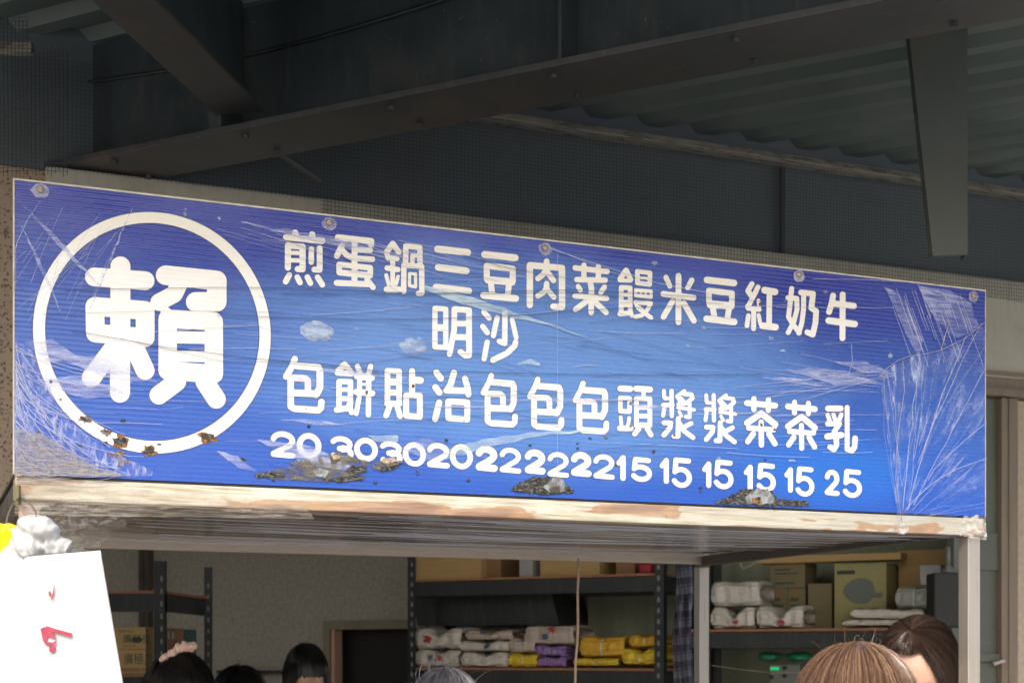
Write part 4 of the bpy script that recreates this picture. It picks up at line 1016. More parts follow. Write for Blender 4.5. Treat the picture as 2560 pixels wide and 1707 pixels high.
line(q, [(2120, 862), (2123, 905), (2112, 945)], 0.0006, F2-0.0015)
q.build('film_strands', 'strand', sg, kind='stuff')
q = MB()                                    # dark creases
for pts, r in [([(160, 728), (560, 722), (740, 724), (1060, 737), (1420, 728), (1600, 736), (1900, 756)], 0.0006), ([(700, 738), (1060, 740), (1230, 738), (1420, 735), (1800, 762)], 0.0005),
               ([(540, 792), (880, 802), (1060, 801), (1320, 790), (1500, 776), (1760, 764)], 0.0006), ([(1060, 762), (1250, 760), (1420, 757)], 0.0004), ([(90, 790), (420, 780), (700, 784)], 0.0003),
               ([(180, 830), (420, 872), (640, 900), (800, 912), (980, 936), (1160, 932), (1400, 938), (1700, 940), (1900, 938)], 0.0006), ([(300, 850), (560, 908), (700, 909), (940, 935)], 0.0004),
               ([(820, 918), (930, 908), (1060, 890), (1200, 886)], 0.0004), ([(690, 596), (800, 640), (1000, 668), (1200, 700)], 0.0003), ([(970, 720), (1040, 758), (1100, 790)], 0.0003), ([(1150, 640), (1240, 668), (1360, 690), (1420, 700)], 0.0005),
               ([(700, 995), (1060, 996), (1200, 992), (1420, 984)], 0.0004), ([(1060, 1050), (1240, 1038), (1420, 1010), (1600, 1003)], 0.0004), ([(1480, 776), (1540, 786), (1720, 826)], 0.0003), ([(1470, 810), (1560, 800), (1700, 806)], 0.0003),
               ([(1300, 780), (1450, 850), (1600, 900), (1900, 925)], 0.0003), ([(1500, 830), (1640, 870), (1780, 912)], 0.0003), ([(1460, 1130), (1540, 1120), (1640, 1112)], 0.0004)]:
    line(q, pts, r, F2-0.002)
for i in range(90):
    x0_ = R2.uniform(620, 1750); y0_ = R2.uniform(620, 1180); Lh = R2.uniform(20, 190)
    line(q, curve((x0_, y0_), (x0_+Lh, y0_+Lh*R2.uniform(-0.12, 0.35)), R2.uniform(-3, 3)), 0.00028, F2-0.001)
q.build('film_creases', 'scratch', sg, kind='stuff')

# ------------------------------------------------------------------ hanging carrier bags, hook, clip
def remesh(mb, voxel, name, m, parent=None, sm=3, disp=None):
    me = bpy.data.meshes.new(name+'_src'); me.from_pydata(mb.v, [], mb.f); me.update()
    o = bpy.data.objects.new(name, me); COL.objects.link(o)
    r = o.modifiers.new('r', 'REMESH'); r.mode = 'VOXEL'; r.voxel_size = voxel
    if sm:
        k_ = o.modifiers.new('s', 'SMOOTH'); k_.iterations = sm; k_.factor = 0.6
    bpy.context.view_layer.update()
    dg = bpy.context.evaluated_depsgraph_get()
    new = bpy.data.meshes.new_from_object(o.evaluated_get(dg), depsgraph=dg); o.modifiers.clear(); o.data = new; bpy.data.meshes.remove(me)
    new.name = name
    if disp:
        for v in new.vertices: v.co = disp(v.co.copy())
    new.materials.clear()
    for mm in (m if isinstance(m, list) else [m]): new.materials.append(M[mm])
    new.polygons.foreach_set('use_smooth', [True]*len(new.polygons))
    if parent: o.parent = parent
    return o
YB = 2.72
wb = thing('carrier_bags', 'thick sheaf of white carrier bags with red print hanging at the left of the stall', 'carrier bags', at(130, 1400, YB))
o0 = at(130, 1400, YB)
def L0(px, py, dy=0.0): return at(px, py, YB)+Vector((0, dy, 0))-o0
def sheaf(c, th, waves):
    def fn(s, t):
        p = c[0]*(1-s)*(1-t)+c[1]*s*(1-t)+c[2]*s*t+c[3]*(1-s)*t
        return p+Vector((0.0, waves*(sin(s*9+t*2)+.4*sin(s*23)+0.5*noise.noise(Vector((s*4, t*3, th))))+th, 0))
    return fn
for i, (cr, dy) in enumerate(((((-60, 1405), (257, 1377), (330, 1800), (-60, 1800)), -0.02), (((-60, 1400), (250, 1381), (324, 1790), (-60, 1790)), -0.011), (((-60, 1410), (245, 1384), (318, 1780), (-60, 1780)), -0.002))):
    q = MB(); q.grid(40, 30, sheaf([L0(*c_) for c_ in cr], dy, 0.0018)); q.grid(40, 30, lambda s, t: Vector(sheaf([L0(*c_) for c_ in cr], dy, 0.0018)(1-s, t))+Vector((0, 0.006, 0)))
    q.build('bag', 'hang_white', wb, True)
lump = MB()
def pleat(seed):
    return lambda v: v*(1+0.05*sin(v.x*110+seed)+0.18*noise.noise(v*26+Vector((seed, 0, 0))))
for x, y, rx, ry, dy in ((98, 1315, 44, 30, -0.01), (118, 1330, 32, 22, -0.01), (70, 1352, 46, 44, 0.0), (50, 1396, 60, 40, 0.022), (130, 1366, 50, 30, 0.012), (20, 1402, 42, 42, 0.022), (110, 1402, 80, 26, 0.024),):
    k_ = YB/F; lump.ellipsoid(L0(x, y, dy), (rx*k_, 0.028, ry*k_), 28, 18, pleat(x))
def fold(p):
    a = math.atan2(p.x+0.02, p.z+0.09)
    n_ = noise.noise(Vector((a*9, p.y*12, p.z*6))); m_ = abs(noise.noise(Vector((a*17+4, p.y*9, p.z*9))))
    return p+Vector((0.003*n_, 0.012*n_-0.016*m_+0.004*noise.noise(p*70), 0.004*m_))
remesh(lump, 0.0035, 'gathered_handles', 'hang_white', wb, 2, fold)
def ink_poly(pts, name='print_mark'):
    q = MB(); pp = [L0(x, y) for x, y in pts]
    q.prism([(p.x, p.z) for p in pp], -0.0262, -0.0248); q.build(name, 'red_ink', wb)
for pts in ([(146, 1466), (148, 1463), (145, 1490), (141, 1502), (139, 1500)], [(132, 1480), (137, 1478), (139, 1492), (133, 1490)],
            [(112, 1571), (130, 1565), (150, 1572), (192, 1583), (188, 1592), (160, 1584), (140, 1578), (150, 1590), (150, 1596), (130, 1590), (128, 1604), (142, 1605), (154, 1600), (150, 1608), (136, 1612), (126, 1612), (118, 1600), (115, 1584)],
            [(134, 1614), (148, 1612), (150, 1622), (144, 1631), (134, 1628)]):
    ink_poly(pts)
yo = at(10, 1380, YB+0.03)
q = MB()
for x, y, rx, ry in ((8, 1345, 46, 34), (22, 1330, 40, 18), (-12, 1365, 40, 30)):
    q.ellipsoid(at(x, y, YB+0.03)-yo, (rx*YB/F, 0.02, ry*YB/F), 24, 16, pleat(x+3))
yb = remesh(q, 0.0035, 'yellow_bag', 'hang_yellow', None, 2, fold); yb.location = yo
tag(yb, 'crumpled bright yellow plastic bag peeping out behind the white carrier bags', 'plastic bag')
q = MB()
q.tube([at(x, y, YB+dy) for x, y, dy in ((52, 1245, 0.26), (66, 1250, 0.18), (78, 1262, 0.1), (88, 1276, 0.02), (90, 1290, -0.03), (90, 1300, -0.034), (88, 1308, -0.03))], 0.0016, 6)
q.tube([at(x, y, YB+dy) for x, y, dy in ((46, 1244, 0.26), (30, 1262, 0.2), (20, 1285, 0.1), (15, 1310, 0.02))], 0.0016, 6)
tag(q.build('wire_loop', 'wire', smooth=True), 'bent wire loop from which the white carrier bags hang', 'wire hook')
cl = at(46, 1240, 2.985)
q = MB(); q.box(-0.005, 0.005, -0.012, 0.002, -0.018, 0.022, 0.002); c_o = q.build('clip', 'olive'); c_o.location = cl
tag(c_o, 'small olive green clip on the left end of the stall rail', 'clip')

# ------------------------------------------------------------------ racks
def rack(name, label, fr, L, depth, shelves, top, bw=0.045, beam=0.072, cz=0.0):
    t = thing(name, label, 'shelving rack', fr.w(0, 0), fr.a)
    for x in (0, L):
        for y_ in (0, depth):
            q = MB(); q.cur = 0
            s = 1 if x == 0 else -1; s2 = 1 if y_ == 0 else -1
            q.box(min(x, x+s*bw), max(x, x+s*bw), min(y_, y_+s2*0.003), max(y_, y_+s2*0.003), 0, top)
            q.box(min(x, x+s*0.003), max(x, x+s*0.003), min(y_+s2*0.0035, y_+s2*bw), max(y_+s2*0.0035, y_+s2*bw), 0, top)
            q.cur = 1
            z = 1.2
            while z < top-0.04:
                xx = x+s*bw*0.55
                if y_ == 0: q.box(xx-0.006, xx+0.006, -0.0012, -0.0004, z, z+0.022)
                z += 0.05
            q.build('upright', None, t, mats=['rack', 'slot'])
    for z in shelves:
        q = MB(); q.box(0.004, L-0.004, 0.004, depth-0.004, z-0.012, z, 0.001); q.build('shelf', 'ply', t)
        q = MB(); q.box(0.046, L-0.046, -0.002, 0.010, z-0.014-beam, z-0.014, 0.003); q.build('beam', 'rack', t)
        q = MB(); q.box(0.046, L-0.046, depth-0.012, depth-0.004, z-0.014-beam, z-0.014, 0.003); q.build('beam', 'rack', t)
        for x in (0.005, L-0.013):
            q = MB(); q.box(x, x+0.008, 0.012, depth-0.014, z-0.014-beam, z-0.014); q.build('brace', 'rack', t)
    return t
RA = Frame(-0.524, 7.43, 0, IA); RL = 1.37
rack('shelving_rack', 'dark slotted steel rack in the middle holding white, purple and yellow bag bundles', RA, RL, 0.42, (0.5, 1.02, 1.545, 1.985), 2.35)
RB = Frame(*at(1700, 1600, 6.72).xy, 0, IA); RBL = 1.45
ra2 = rack('shelving_rack', 'dark slotted steel rack at the right holding white bundles and cartons', RB, RBL, 0.45, (0.5, 1.1, 1.722), 2.05)
RC = Frame(*at(404, 1600, 5.9).xy, 0, 0.02)
lr = thing('shelving_rack', 'dark slotted steel rack at the left holding drinking water cartons', 'shelving rack', RC.w(0, 0), 0)
# left rack: corner upright, two runs
def px_u(fr, px, v=0): return fr.u(px, v)
q = MB(); q.cur = 0; q.box(-0.03, 0.012, 0, 0.003, 0, 1.98); q.box(0.009, 0.012, 0.004, 0.04, 0, 1.98); q.cur = 1
z = 1.3
while z < 1.95: q.box(-0.004, 0.004, -0.001, -0.0003, z, z+0.02); z += 0.05
q.build('upright', None, lr, mats=['rack', 'slot'])
P2 = RC.loc(at(514, 1600, 6.5))
q = MB(); q.cur = 0; q.box(P2.x-0.018, P2.x+0.018, P2.y, P2.y+0.003, 0, 1.6+(1640-1417)/F*6.5); q.cur = 1
z = 1.3
while z < 1.95: q.box(P2.x-0.004, P2.x+0.004, P2.y-0.001, P2.y-0.0003, z, z+0.02); z += 0.05
q.build('upright', None, lr, mats=['rack', 'slot'])
q = MB(); q.box(-0.9, -0.86, 0.0, 0.003, 0, 1.98); q.build('upright', 'rack', lr)
for zt in (RC.z(330, 1475), RC.z(330, 1683)):
    pl = [(-0.88, 0.004), (0.008, 0.004), (P2.x, P2.y-0.004), (P2.x-0.9, P2.y-0.004)]
    q = MB(); q.add([(x, y, zt-0.012) for x, y in pl]+[(x, y, zt) for x, y in pl], [(3, 2, 1, 0), (4, 5, 6, 7), (0, 1, 5, 4), (1, 2, 6, 5), (2, 3, 7, 6), (3, 0, 4, 7)]); q.build('shelf', 'ply', lr)
    q = MB(); q.box(-0.86, -0.032, -0.002, 0.003, zt-0.085, zt-0.0125); q.build('beam', 'rack', lr)
    e = [(0.014, 0.01), (P2.x-0.02, P2.y-0.005)]
    q = MB(); q.add([(e[0][0], e[0][1], zt-0.085), (e[1][0], e[1][1], zt-0.085), (e[1][0], e[1][1], zt-0.0125), (e[0][0], e[0][1], zt-0.0125), (e[0][0]+.006, e[0][1], zt-0.085), (e[1][0]+.006, e[1][1], zt-0.085), (e[1][0]+.006, e[1][1], zt-0.0125), (e[0][0]+.006, e[0][1], zt-0.0125)],
                    [(0, 1, 2, 3), (7, 6, 5, 4), (0, 4, 5, 1), (3, 2, 6, 7)]); q.build('beam', 'rack', lr)

# text helper: lettering made from the built-in typeface, as thin printed mesh
def text_mesh(s, width, height, material, name='lettering'):
    cu = bpy.data.curves.new('t', 'FONT'); cu.body = s; cu.size = 1.0
    o = bpy.data.objects.new('t', cu); COL.objects.link(o)
    bpy.context.view_layer.update()
    me = bpy.data.meshes.new_from_object(o.evaluated_get(bpy.context.evaluated_depsgraph_get()))
    bpy.data.objects.remove(o)
    xs = [v.co.x for v in me.vertices] or [0, 1]; ys = [v.co.y for v in me.vertices] or [0, 1]
    x0_, x1_, y0_, y1_ = min(xs), max(xs), min(ys), max(ys)
    for v in me.vertices: v.co = Vector(((v.co.x-x0_)/(x1_-x0_)*width, 0, (v.co.y-y0_)/(y1_-y0_)*height))
    me.materials.clear(); me.materials.append(M[material])
    ob = bpy.data.objects.new(name, me); COL.objects.link(ob); return ob

def box_thing(name, label, cat, fr, x0, x1, y0, y1, z0, z1, m, bev=0.002, group=None, seam=True):
    """carton with its own base frame"""
    t = thing(name, label, cat, fr.w((x0+x1)/2, y0, z0), fr.a, group)
    w, d, hh = (x1-x0)/2, y1-y0, z1-z0
    q = MB(); q.box(-w, w, 0, d, 0, hh-0.002, bev); q.build('body', m, t)
    if name == 'olive_carton':
        for a_, b_, c_, e_ in ((-.7, .2, .70, .76), (-.7, .6, .55, .60), (-.7, .4, .16, .22)):
            q = MB(); q.box(w*a_, w*b_, -0.0014, -0.0003, hh*c_, hh*e_); q.build('printed_line', 'print_dark', t)
        q = MB(); q.box(-0.012, 0.012, -0.0014, -0.0003, hh*.80, hh-0.004); q.build('tape', 'carton2', t)
    if seam:
        q = MB(); q.box(-w, -0.001, 0.0, d, hh-0.0015, hh+0.001); q.build('flap', m, t)
        q = MB(); q.box(0.001, w, 0.0, d, hh-0.0015, hh+0.001); q.build('flap', m, t)
    return t, w, hh
def label_on(t, s, x, z, w, h, m, y=-0.0012):
    o = text_mesh(s, w, h, m); o.parent = t; o.location = (x, y, z); return o
zs = RC.z(330, 1683)
ca, cb_ = RC.u(262, .02), RC.u(386, .02)
w_ = cb_-ca; h_ = RC.z(330, 1621, .02)-zs
t1, w, hh = box_thing('water_carton', 'yellowish cardboard water carton, lower one of the stack on the left rack', 'carton', RC, ca-0.08, cb_-0.034, 0.02, 0.25, zs+0.0005, zs+h_-0.002, 'carton')
def upx(px, t): return RC.u(px, .02)-(ca-0.08+cb_-0.034)/2
label_on(t1, '廣極泉', upx(310, t1), hh*0.38, upx(384, t1)-upx(310, t1), hh*0.46, 'print_green')
label_on(t1, 'DRINKING WATER', upx(300, t1), hh*0.10, upx(392, t1)-upx(300, t1), hh*0.13, 'print_dark')
t1, w, hh = box_thing('water_carton', 'yellowish cardboard water carton with smudged green characters, top of the stack on the left rack', 'carton', RC, ca-0.08, cb_-0.034, 0.02, 0.25, zs+h_, zs+h_+(RC.z(330, 1567, .02)-RC.z(330, 1621, .02)), 'carton')
label_on(t1, '廣極泉', upx(308, t1), hh*0.26, upx(377, t1)-upx(308, t1), hh*0.42, 'print_green')
label_on(t1, '●●●●●●●', upx(306, t1), hh*0.12, upx(340, t1)-upx(306, t1), hh*0.035, 'print_dark')
label_on(t1, '5800ml', upx(296, t1), hh*0.77, upx(333, t1)-upx(296, t1), hh*0.10, 'print_green')
q = MB(); q.ellipsoid((upx(343, t1), -0.001, hh*0.42), (0.022, 0.0012, 0.012), 16, 8, lambda v: v*(1+0.3*noise.noise(v*90))); q.build('smudge', 'print_dark', t1, True)
RD = Frame(*at(418, 1600, 6.25).xy, 0, 0.35)
zd = RD.z(440, 1672)
q = MB()
t2, w, hh = box_thing('brown_carton', 'brown carton with handwritten marks behind the corner upright of the left rack', 'carton', RD, RD.u(414), RD.u(459), 0, 0.2, zs+0.0005, RD.z(440, 1570), 'carton2')
label_on(t2, '批', -w*0.1, hh*0.55, w*0.5, hh*0.18, 'print_dark')
q = MB(); q.box(-w*0.75, -w*0.55, -0.0015, -0.0003, hh*0.78, hh*0.93); q.box(-w*0.3, -w*0.1, -0.0015, -0.0003, hh*0.76, hh*0.92); q.build('sticker', 'grey_box', t2)
t3, w, hh = box_thing('green_carton', 'dark green carton with pale characters beside the brown carton on the left rack', 'carton', RD, RD.u(460), RD.u(492), 0.01, 0.2, zs+0.0005, RD.z(470, 1573), 'print_teal')
label_on(t3, '廣極泉', -w*0.95, hh*0.46, w*1.9, hh*0.28, 'print_pale')

# ------------------------------------------------------------------ bundles of folded bags
def bundle(fr, x0, x1, y0, z0, z1, m, label, seed, depth=0.2, pinch=0.25, prints=(), wrap=True, cat='bag bundle', group='bundles of folded plastic bags on the racks', lean=0.0, band='bag_white'):
    t = thing('bag_bundle', label, cat, fr.w((x0+x1)/2, y0, z0), fr.a, group)
    w, hh = (x1-x0)/2, z1-z0
    R = random.Random(seed); ph = R.uniform(0, 9)
    def shape(s, a, k=1.0):
        x = -1+2*s
        ex = (1-abs(x)**7)
        p = 1-pinch*math.exp(-(x*3.2)**2)
        ca_, sa_ = cos(a), sin(a)
        sq = lambda c: math.copysign(abs(c)**0.45, c)
        yy = sq(ca_)*depth/2*(0.96+0.05*ex); zz = sq(sa_)*hh/2*p*(0.55+0.45*min(1, ex*2.2))
        ridge = 0.006*sin(zz/hh*34+2.2*noise.noise(Vector((x*2, seed, zz*9)))+ph)
        n_ = 0.008*noise.noise(Vector((x*3.5, a*1.3, seed)))+0.004*noise.noise(Vector((x*11, zz*60, seed)))
        zc = hh/2+lean*x
        yy += (ridge+n_)*(1 if ca_ < 0 else -1)
        return (x*w*(1+0.04*noise.noise(Vector((zz*50, seed, 1)))), depth/2+yy*k, zc+zz*k+(n_*0.7 if sa_ > 0 else 0)-hh/2*(1-p)*0.8)
    q = MB(); nx, na = 44, 56
    q.grid(nx, na, lambda s, tt: shape(s, -2*pi*tt))
    for side in (0, 1):
        c = (-w if side == 0 else w, depth/2, hh/2)
        b0 = len(q.v); q.v.append(c)
        idx = [j*(nx+1)+(0 if side == 0 else nx) for j in range(na+1)]
        for a_, b_2 in zip(idx, idx[1:]): q.f.append((b0, a_, b_2) if side else (b0, b_2, a_)); q.mi.append(0)
    q.build('folded_bags', m, t, True)
    if band:
        q = MB(); q.grid(1, na, lambda s, tt: tuple(Vector(shape(0.49+0.03*s, -2*pi*tt, 1.03)))); q.build('band', band, t, True)
    for k_, (px, pz, pr, pm) in enumerate(prints):
        bb = blob(px*w, pz*hh, pr, pr*0.7, 0.003, 0, seed+k_, 0.9); bb.v = [(x, y+shape(0.5+px/2, -pi, 1.02)[1]-0.006, z) for x, y, z in bb.v]
        bb.build('print_mark', pm, t, True)
    return t
def rb(fr, z, px0, px1, pyt, pyb, m, label, seed, v=0.03, depth=0.26, **kw):
    x0_, x1_ = fr.u(px0, v), fr.u(px1, v); xm = (px0+px1)/2
    zt, zb = fr.z(xm, pyt, v), fr.z(xm, pyb, v)
    return bundle(fr, x0_, x1_, v, max(z, zb), zt, m, label, seed, depth, **kw)
zA = 1.5455
rb(RA, zA, 1036, 1146, 1622, 1672, 'bag_white', 'white bundle with navy and red print, lowest at the middle rack left upright', 1, prints=((-0.25, .55, .018, 'navy'), (0.1, .5, .022, 'red')))
rb(RA, zA, 1034, 1152, 1568, 1621, 'bag_white', 'white bag bundle with dark red print, upper left on the middle rack', 2, prints=((-0.35, .45, .024, 'red'),), pinch=.45)
rb(RA, zA, 1150, 1268, 1628, 1670, 'bag_white', 'plain creamy white bag bundle second from left at the bottom of the middle rack', 3)
rb(RA, zA, 1148, 1272, 1600, 1627, 'bag_white', 'thin white bag bundle with faint navy print above the creamy one', 4, prints=((0.1, .5, .018, 'navy'),))
rb(RA, zA, 1162, 1280, 1572, 1599, 'bag_pink', 'greyish clear wrapped bag bundle on top of the second stack', 5, prints=((-0.2, .7, .016, 'navy'),), pinch=.5)
rb(RA, zA, 1270, 1342, 1632, 1667, 'bag_lemon', 'small lemon yellow bag bundle left of the purple ones', 6, pinch=.1)
rb(RA, zA, 1270, 1335, 1590, 1631, 'bag_pink', 'dull rosy bag bundle resting on the small lemon yellow one', 16, pinch=.2)
rb(RA, zA, 1344, 1414, 1640, 1667, 'bag_purple', 'purple bag bundle lying on the shelf board', 7, pinch=.1)
rb(RA, zA, 1336, 1414, 1612, 1639, 'bag_purple', 'purple bag bundle stacked on the other purple one', 8, pinch=.15, lean=-0.004)
rb(RA, zA, 1310, 1434, 1561, 1611, 'bag_pink', 'rosy white bag bundle with red print above the purple ones', 9, prints=((0.2, .75, .018, 'red'), (-0.1, .4, .018, 'navy')), pinch=.1)
rb(RA, zA, 1432, 1545, 1643, 1664, 'bag_lemon', 'flat yellow bag bundle at the foot of the ochre stack right of the cord', 10, pinch=.1)
rb(RA, zA, 1448, 1560, 1588, 1642, 'bag_yellow', 'thick ochre yellow bag bundle right of the cord', 11, pinch=.12)
rb(RA, zA, 1553, 1645, 1618, 1663, 'bag_lemon', 'bright yellow bag bundle beside the right upright of the middle rack', 12, pinch=.3)
rb(RA, zA, 1572, 1648, 1585, 1617, 'bag_yellow', 'ochre bag bundle on top of the bright yellow one at the right upright', 13, pinch=.2)
zB = 1.7225
rb(RB, zB, 1776, 1886, 1515, 1572, 'bag_white', 'white bag bundle tied in a bow with red seal, left end of the right rack', 20, pinch=.55, prints=((0.15, .3, .014, 'red'),))
rb(RB, zB, 1890, 2008, 1512, 1570, 'bag_white', 'white bag bundle tied in a bow with red seal, second on the right rack', 21, pinch=.55, prints=((0.1, .28, .015, 'red'),))
rb(RB, zB, 1776, 1900, 1450, 1514, 'bag_white', 'square white bag bundle with one band, on top of the bow tied pair', 22, pinch=.08)
rb(RB, zB, 2105, 2300, 1547, 1564, 'bag_white', 'flat wide white bag bundle at the bottom beside the kettle carton', 23, pinch=.02, band=None)
rb(RB, zB, 2125, 2310, 1520, 1546, 'bag_white', 'long white bag bundle lying on the flat one, right rack', 24, pinch=.02, lean=-0.004)
rb(RB, zB, 2238, 2330, 1466, 1519, 'paleglass', 'pale clear wrapped pack stacked behind the dark woman', 25, pinch=.05, depth=.2)
# cartons on the racks
def cart(fr, z, px0, px1, pyt, m, name, label, v=0.06, d=0.3, pyb=None, seam=True):
    x0_, x1_ = fr.u(px0, v), fr.u(px1, v); zt = fr.z((px0+px1)/2, pyt, v)
    return box_thing(name, label, 'carton', fr, x0_, x1_, v, v+d, z if pyb is None else fr.z((px0+px1)/2, pyb, v), zt, m, seam=seam)
zU = 1.9855
cart(RA, zU, 1040, 1202, 1350, 'carton', 'cardboard_carton', 'plain tan carton on top of the middle rack at its left end', 0.02)
cart(RA, zU, 1204, 1252, 1352, 'carton2', 'maroon_carton', 'maroon brown carton beside the plain tan one on top of the middle rack', 0.08)
cart(RA, zU, 1298, 1332, 1352, 'grey_box', 'beige_carton', 'narrow beige carton standing between the two tan ones', 0.04, 0.2)
cart(RA, zU, 1350, 1498, 1348, 'carton', 'cardboard_carton', 'tan carton behind the cord on top of the middle rack', 0.04)
cart(RA, zU, 1540, 1586, 1352, 'carton2', 'dark_red_carton', 'dark red carton near the right end of the middle rack', 0.06)
q = MB(); q.box(-0.035, 0.035, 0, 0.1, 0, 0.05, 0.014); ro = q.build('red_pouch', 'red', smooth=True)
tag(place(ro, RA.w(RA.u(1611, 0.05), 0.05, zU), IA), 'small bright red pouch at the right end of the top shelf', 'pouch')
zTop = RB.z(2100, 1405, 0.3)
cart(RB, zB, 1922, 1968, 1470, 'carton3', 'olive_carton', 'small olive carton right of the square white bundle', 0.24, 0.2)
cart(RB, zB, 1969, 2014, 1470, 'carton3', 'olive_carton', 'olive carton next to the open box', 0.24, 0.2)
cart(RB, RB.z(1968, 1469, .24), 1924, 2012, 1406, 'carton3', 'olive_carton', 'wide olive carton standing on the two small olive ones', 0.24, 0.2)
cart(RB, zB, 2020, 2080, 1458, 'carton3', 'tall_carton', 'narrow olive carton with a dark top left of the kettle carton', 0.22, 0.22)
t5, w, hh = cart(RB, zB, 2086, 2216, 1408, 'carton4', 'kettle_carton', 'yellow green appliance carton printed with a grey iron shape', 0.18, 0.26)
q = MB(); q.ellipsoid((-w*0.05, -0.001, hh*0.58), (w*0.62, 0.0012, hh*0.20), 24, 8, lambda v: Vector((v.x, v.y, v.z*(1+0.3*v.x/w)))); q.box(w*0.35, w*0.85, -0.0015, -0.0003, hh*0.47, hh*0.55); q.build('printed_shape', 'device', t5)
q = MB(); q.box(-w*0.9, -w*0.2, -0.0015, -0.0003, hh*0.84, hh*0.90); q.build('printed_line', 'print_dark', t5)
q = MB(); q.box(-w*0.2, w*0.7, -0.0015, -0.0003, hh*0.15, hh*0.32); q.build('printed_line', 'print_dark', t5)
cart(RB, zB, 2246, 2390, 1372, 'carton', 'large_carton', 'large tan carton at the back behind the black cylinder', 0.36, 0.08, seam=False)
cart(RB, zTop-0.001, 1892, 2252, 1384, 'carton', 'flat_cardboard', 'long flat tan cardboard lying across the tops of the cartons', 0.20, 0.12, seam=False)
t6, w, hh = cart(RB, RB.z(2300, 1465, .2), 2300, 2352, 1412, 'grey_box', 'white_box', 'small white and grey box on the pale pack', 0.06, 0.1)
# black canister with thin neck
cn = thing('black_canister', 'black canister with a grey pump neck standing by the front right post', 'canister', at(2362, 1568, 5.6))
zc0 = at(2362, 1568, 5.6).z
def LC(px, py): p = at(px, py, 5.6); return p.x-at(2362, 0, 5.6).x, p.z-zc0
hb = LC(0, 1432)[1]; rw = 0.055
q = MB(); q.box(-rw, rw+.02, -0.05, 0.06, 0, hb, 0.008); q.build('body', 'dark', cn)
q = MB()
for a0, a1, r0, r1 in ((hb, hb+0.018, .026, .022), (hb+.018, hb+.03, .02, .010), (hb+.03, hb+.10, .009, .009)):
    q.tube([(0.012, 0, a0), (0.012, 0, a1)], r0, 12, r1)
q.build('neck', 'device', cn, True)
# shelf support box under the canister so it stands on the rack board
# device with green display and green plastic below the right rack shelf
zLow = 1.1005
dv = thing('control_box', 'small grey control box with a lit green display below the right shelf', 'control box', RB.w(RB.u(1962, .1), 0.1, 1.1005), IA)
x0_, x1_ = RB.u(1924, .1)-RB.u(1962, .1), RB.u(2000, .1)-RB.u(1962, .1)
zt = RB.z(1962, 1660, .1)-1.1005
q = MB(); q.box(x0_, x1_, 0, 0.15, 0, zt, 0.004); q.build('body', 'device', dv)
q = MB(); xa_, xb_ = RB.u(1926, .1)-RB.u(1962, .1), RB.u(1948, .1)-RB.u(1962, .1); za = RB.z(1937, 1674, .1)-1.1005; zb_ = RB.z(1937, 1666, .1)-1.1005
q.box(xa_, xb_, -0.003, -0.0005, za, zb_, 0.0005); q.build('display', 'led', dv)
for px, py in ((1963, 1668), (1963, 1688), (1930, 1692)):
    q = MB(); u_ = RB.u(px, .1)-RB.u(1962, .1); z_ = RB.z(px, py, .1)-1.1005; q.tube([(u_, -0.012, z_), (u_, 0, z_)], 0.008, 12); q.build('knob', 'rack', dv, True)
for i, (px, sz) in enumerate(((1925, .055), (1998, .06))):
    t = RB.w(RB.u(px, .15), 0.15, RB.z(px, 1640, .15))
    q = MB(); q.ellipsoid((0, 0, 0), (sz, .05, .022), 18, 12, lambda v: v*(1+0.3*noise.noise(v*40+Vector((i*5, 0, 0)))))
    o = q.build('green_bag', 'greenplastic', smooth=True); o.location = t; o.rotation_euler = (0, 0, IA)
    tag(o, ('crumpled green plastic hanging under the right shelf, nearer the back post', 'crumpled green plastic hanging under the right shelf, behind the brown hair')[i], 'plastic bag')
# plaid cloth hanging between middle rack and back post
pc = at(1708, 1400, 5.6)
q = MB()
def cloth(s, t):
    x = -0.035+0.072*s+0.006*sin(t*11)+0.004*noise.noise(Vector((s*3, t*9, 1)))
    return (x*(0.85+0.3*t), 0.012*sin(s*13+t*2)+0.006*noise.noise(Vector((s*5, t*6, 0))), 0.02-t*0.75)
q.grid(24, 70, cloth); q.grid(24, 70, lambda s, t: (cloth(1-s, t)[0], cloth(1-s, t)[1]+0.004, cloth(1-s, t)[2]))
po = q.build('plaid_cloth', 'plaid', smooth=True); po.location = pc
tag(po, 'dark grey blue plaid cloth hanging beside the back right post of the stall', 'cloth')
# thin string across below the right shelf
q = MB(); q.tube([at(x, y, 5.35) for x, y in ((1778, 1662), (1850, 1672), (1930, 1681), (2010, 1680))], 0.0015, 5)
tag(q.build('thin_string', 'wire'), 'thin pale string stretched across below the right shelf', 'string')

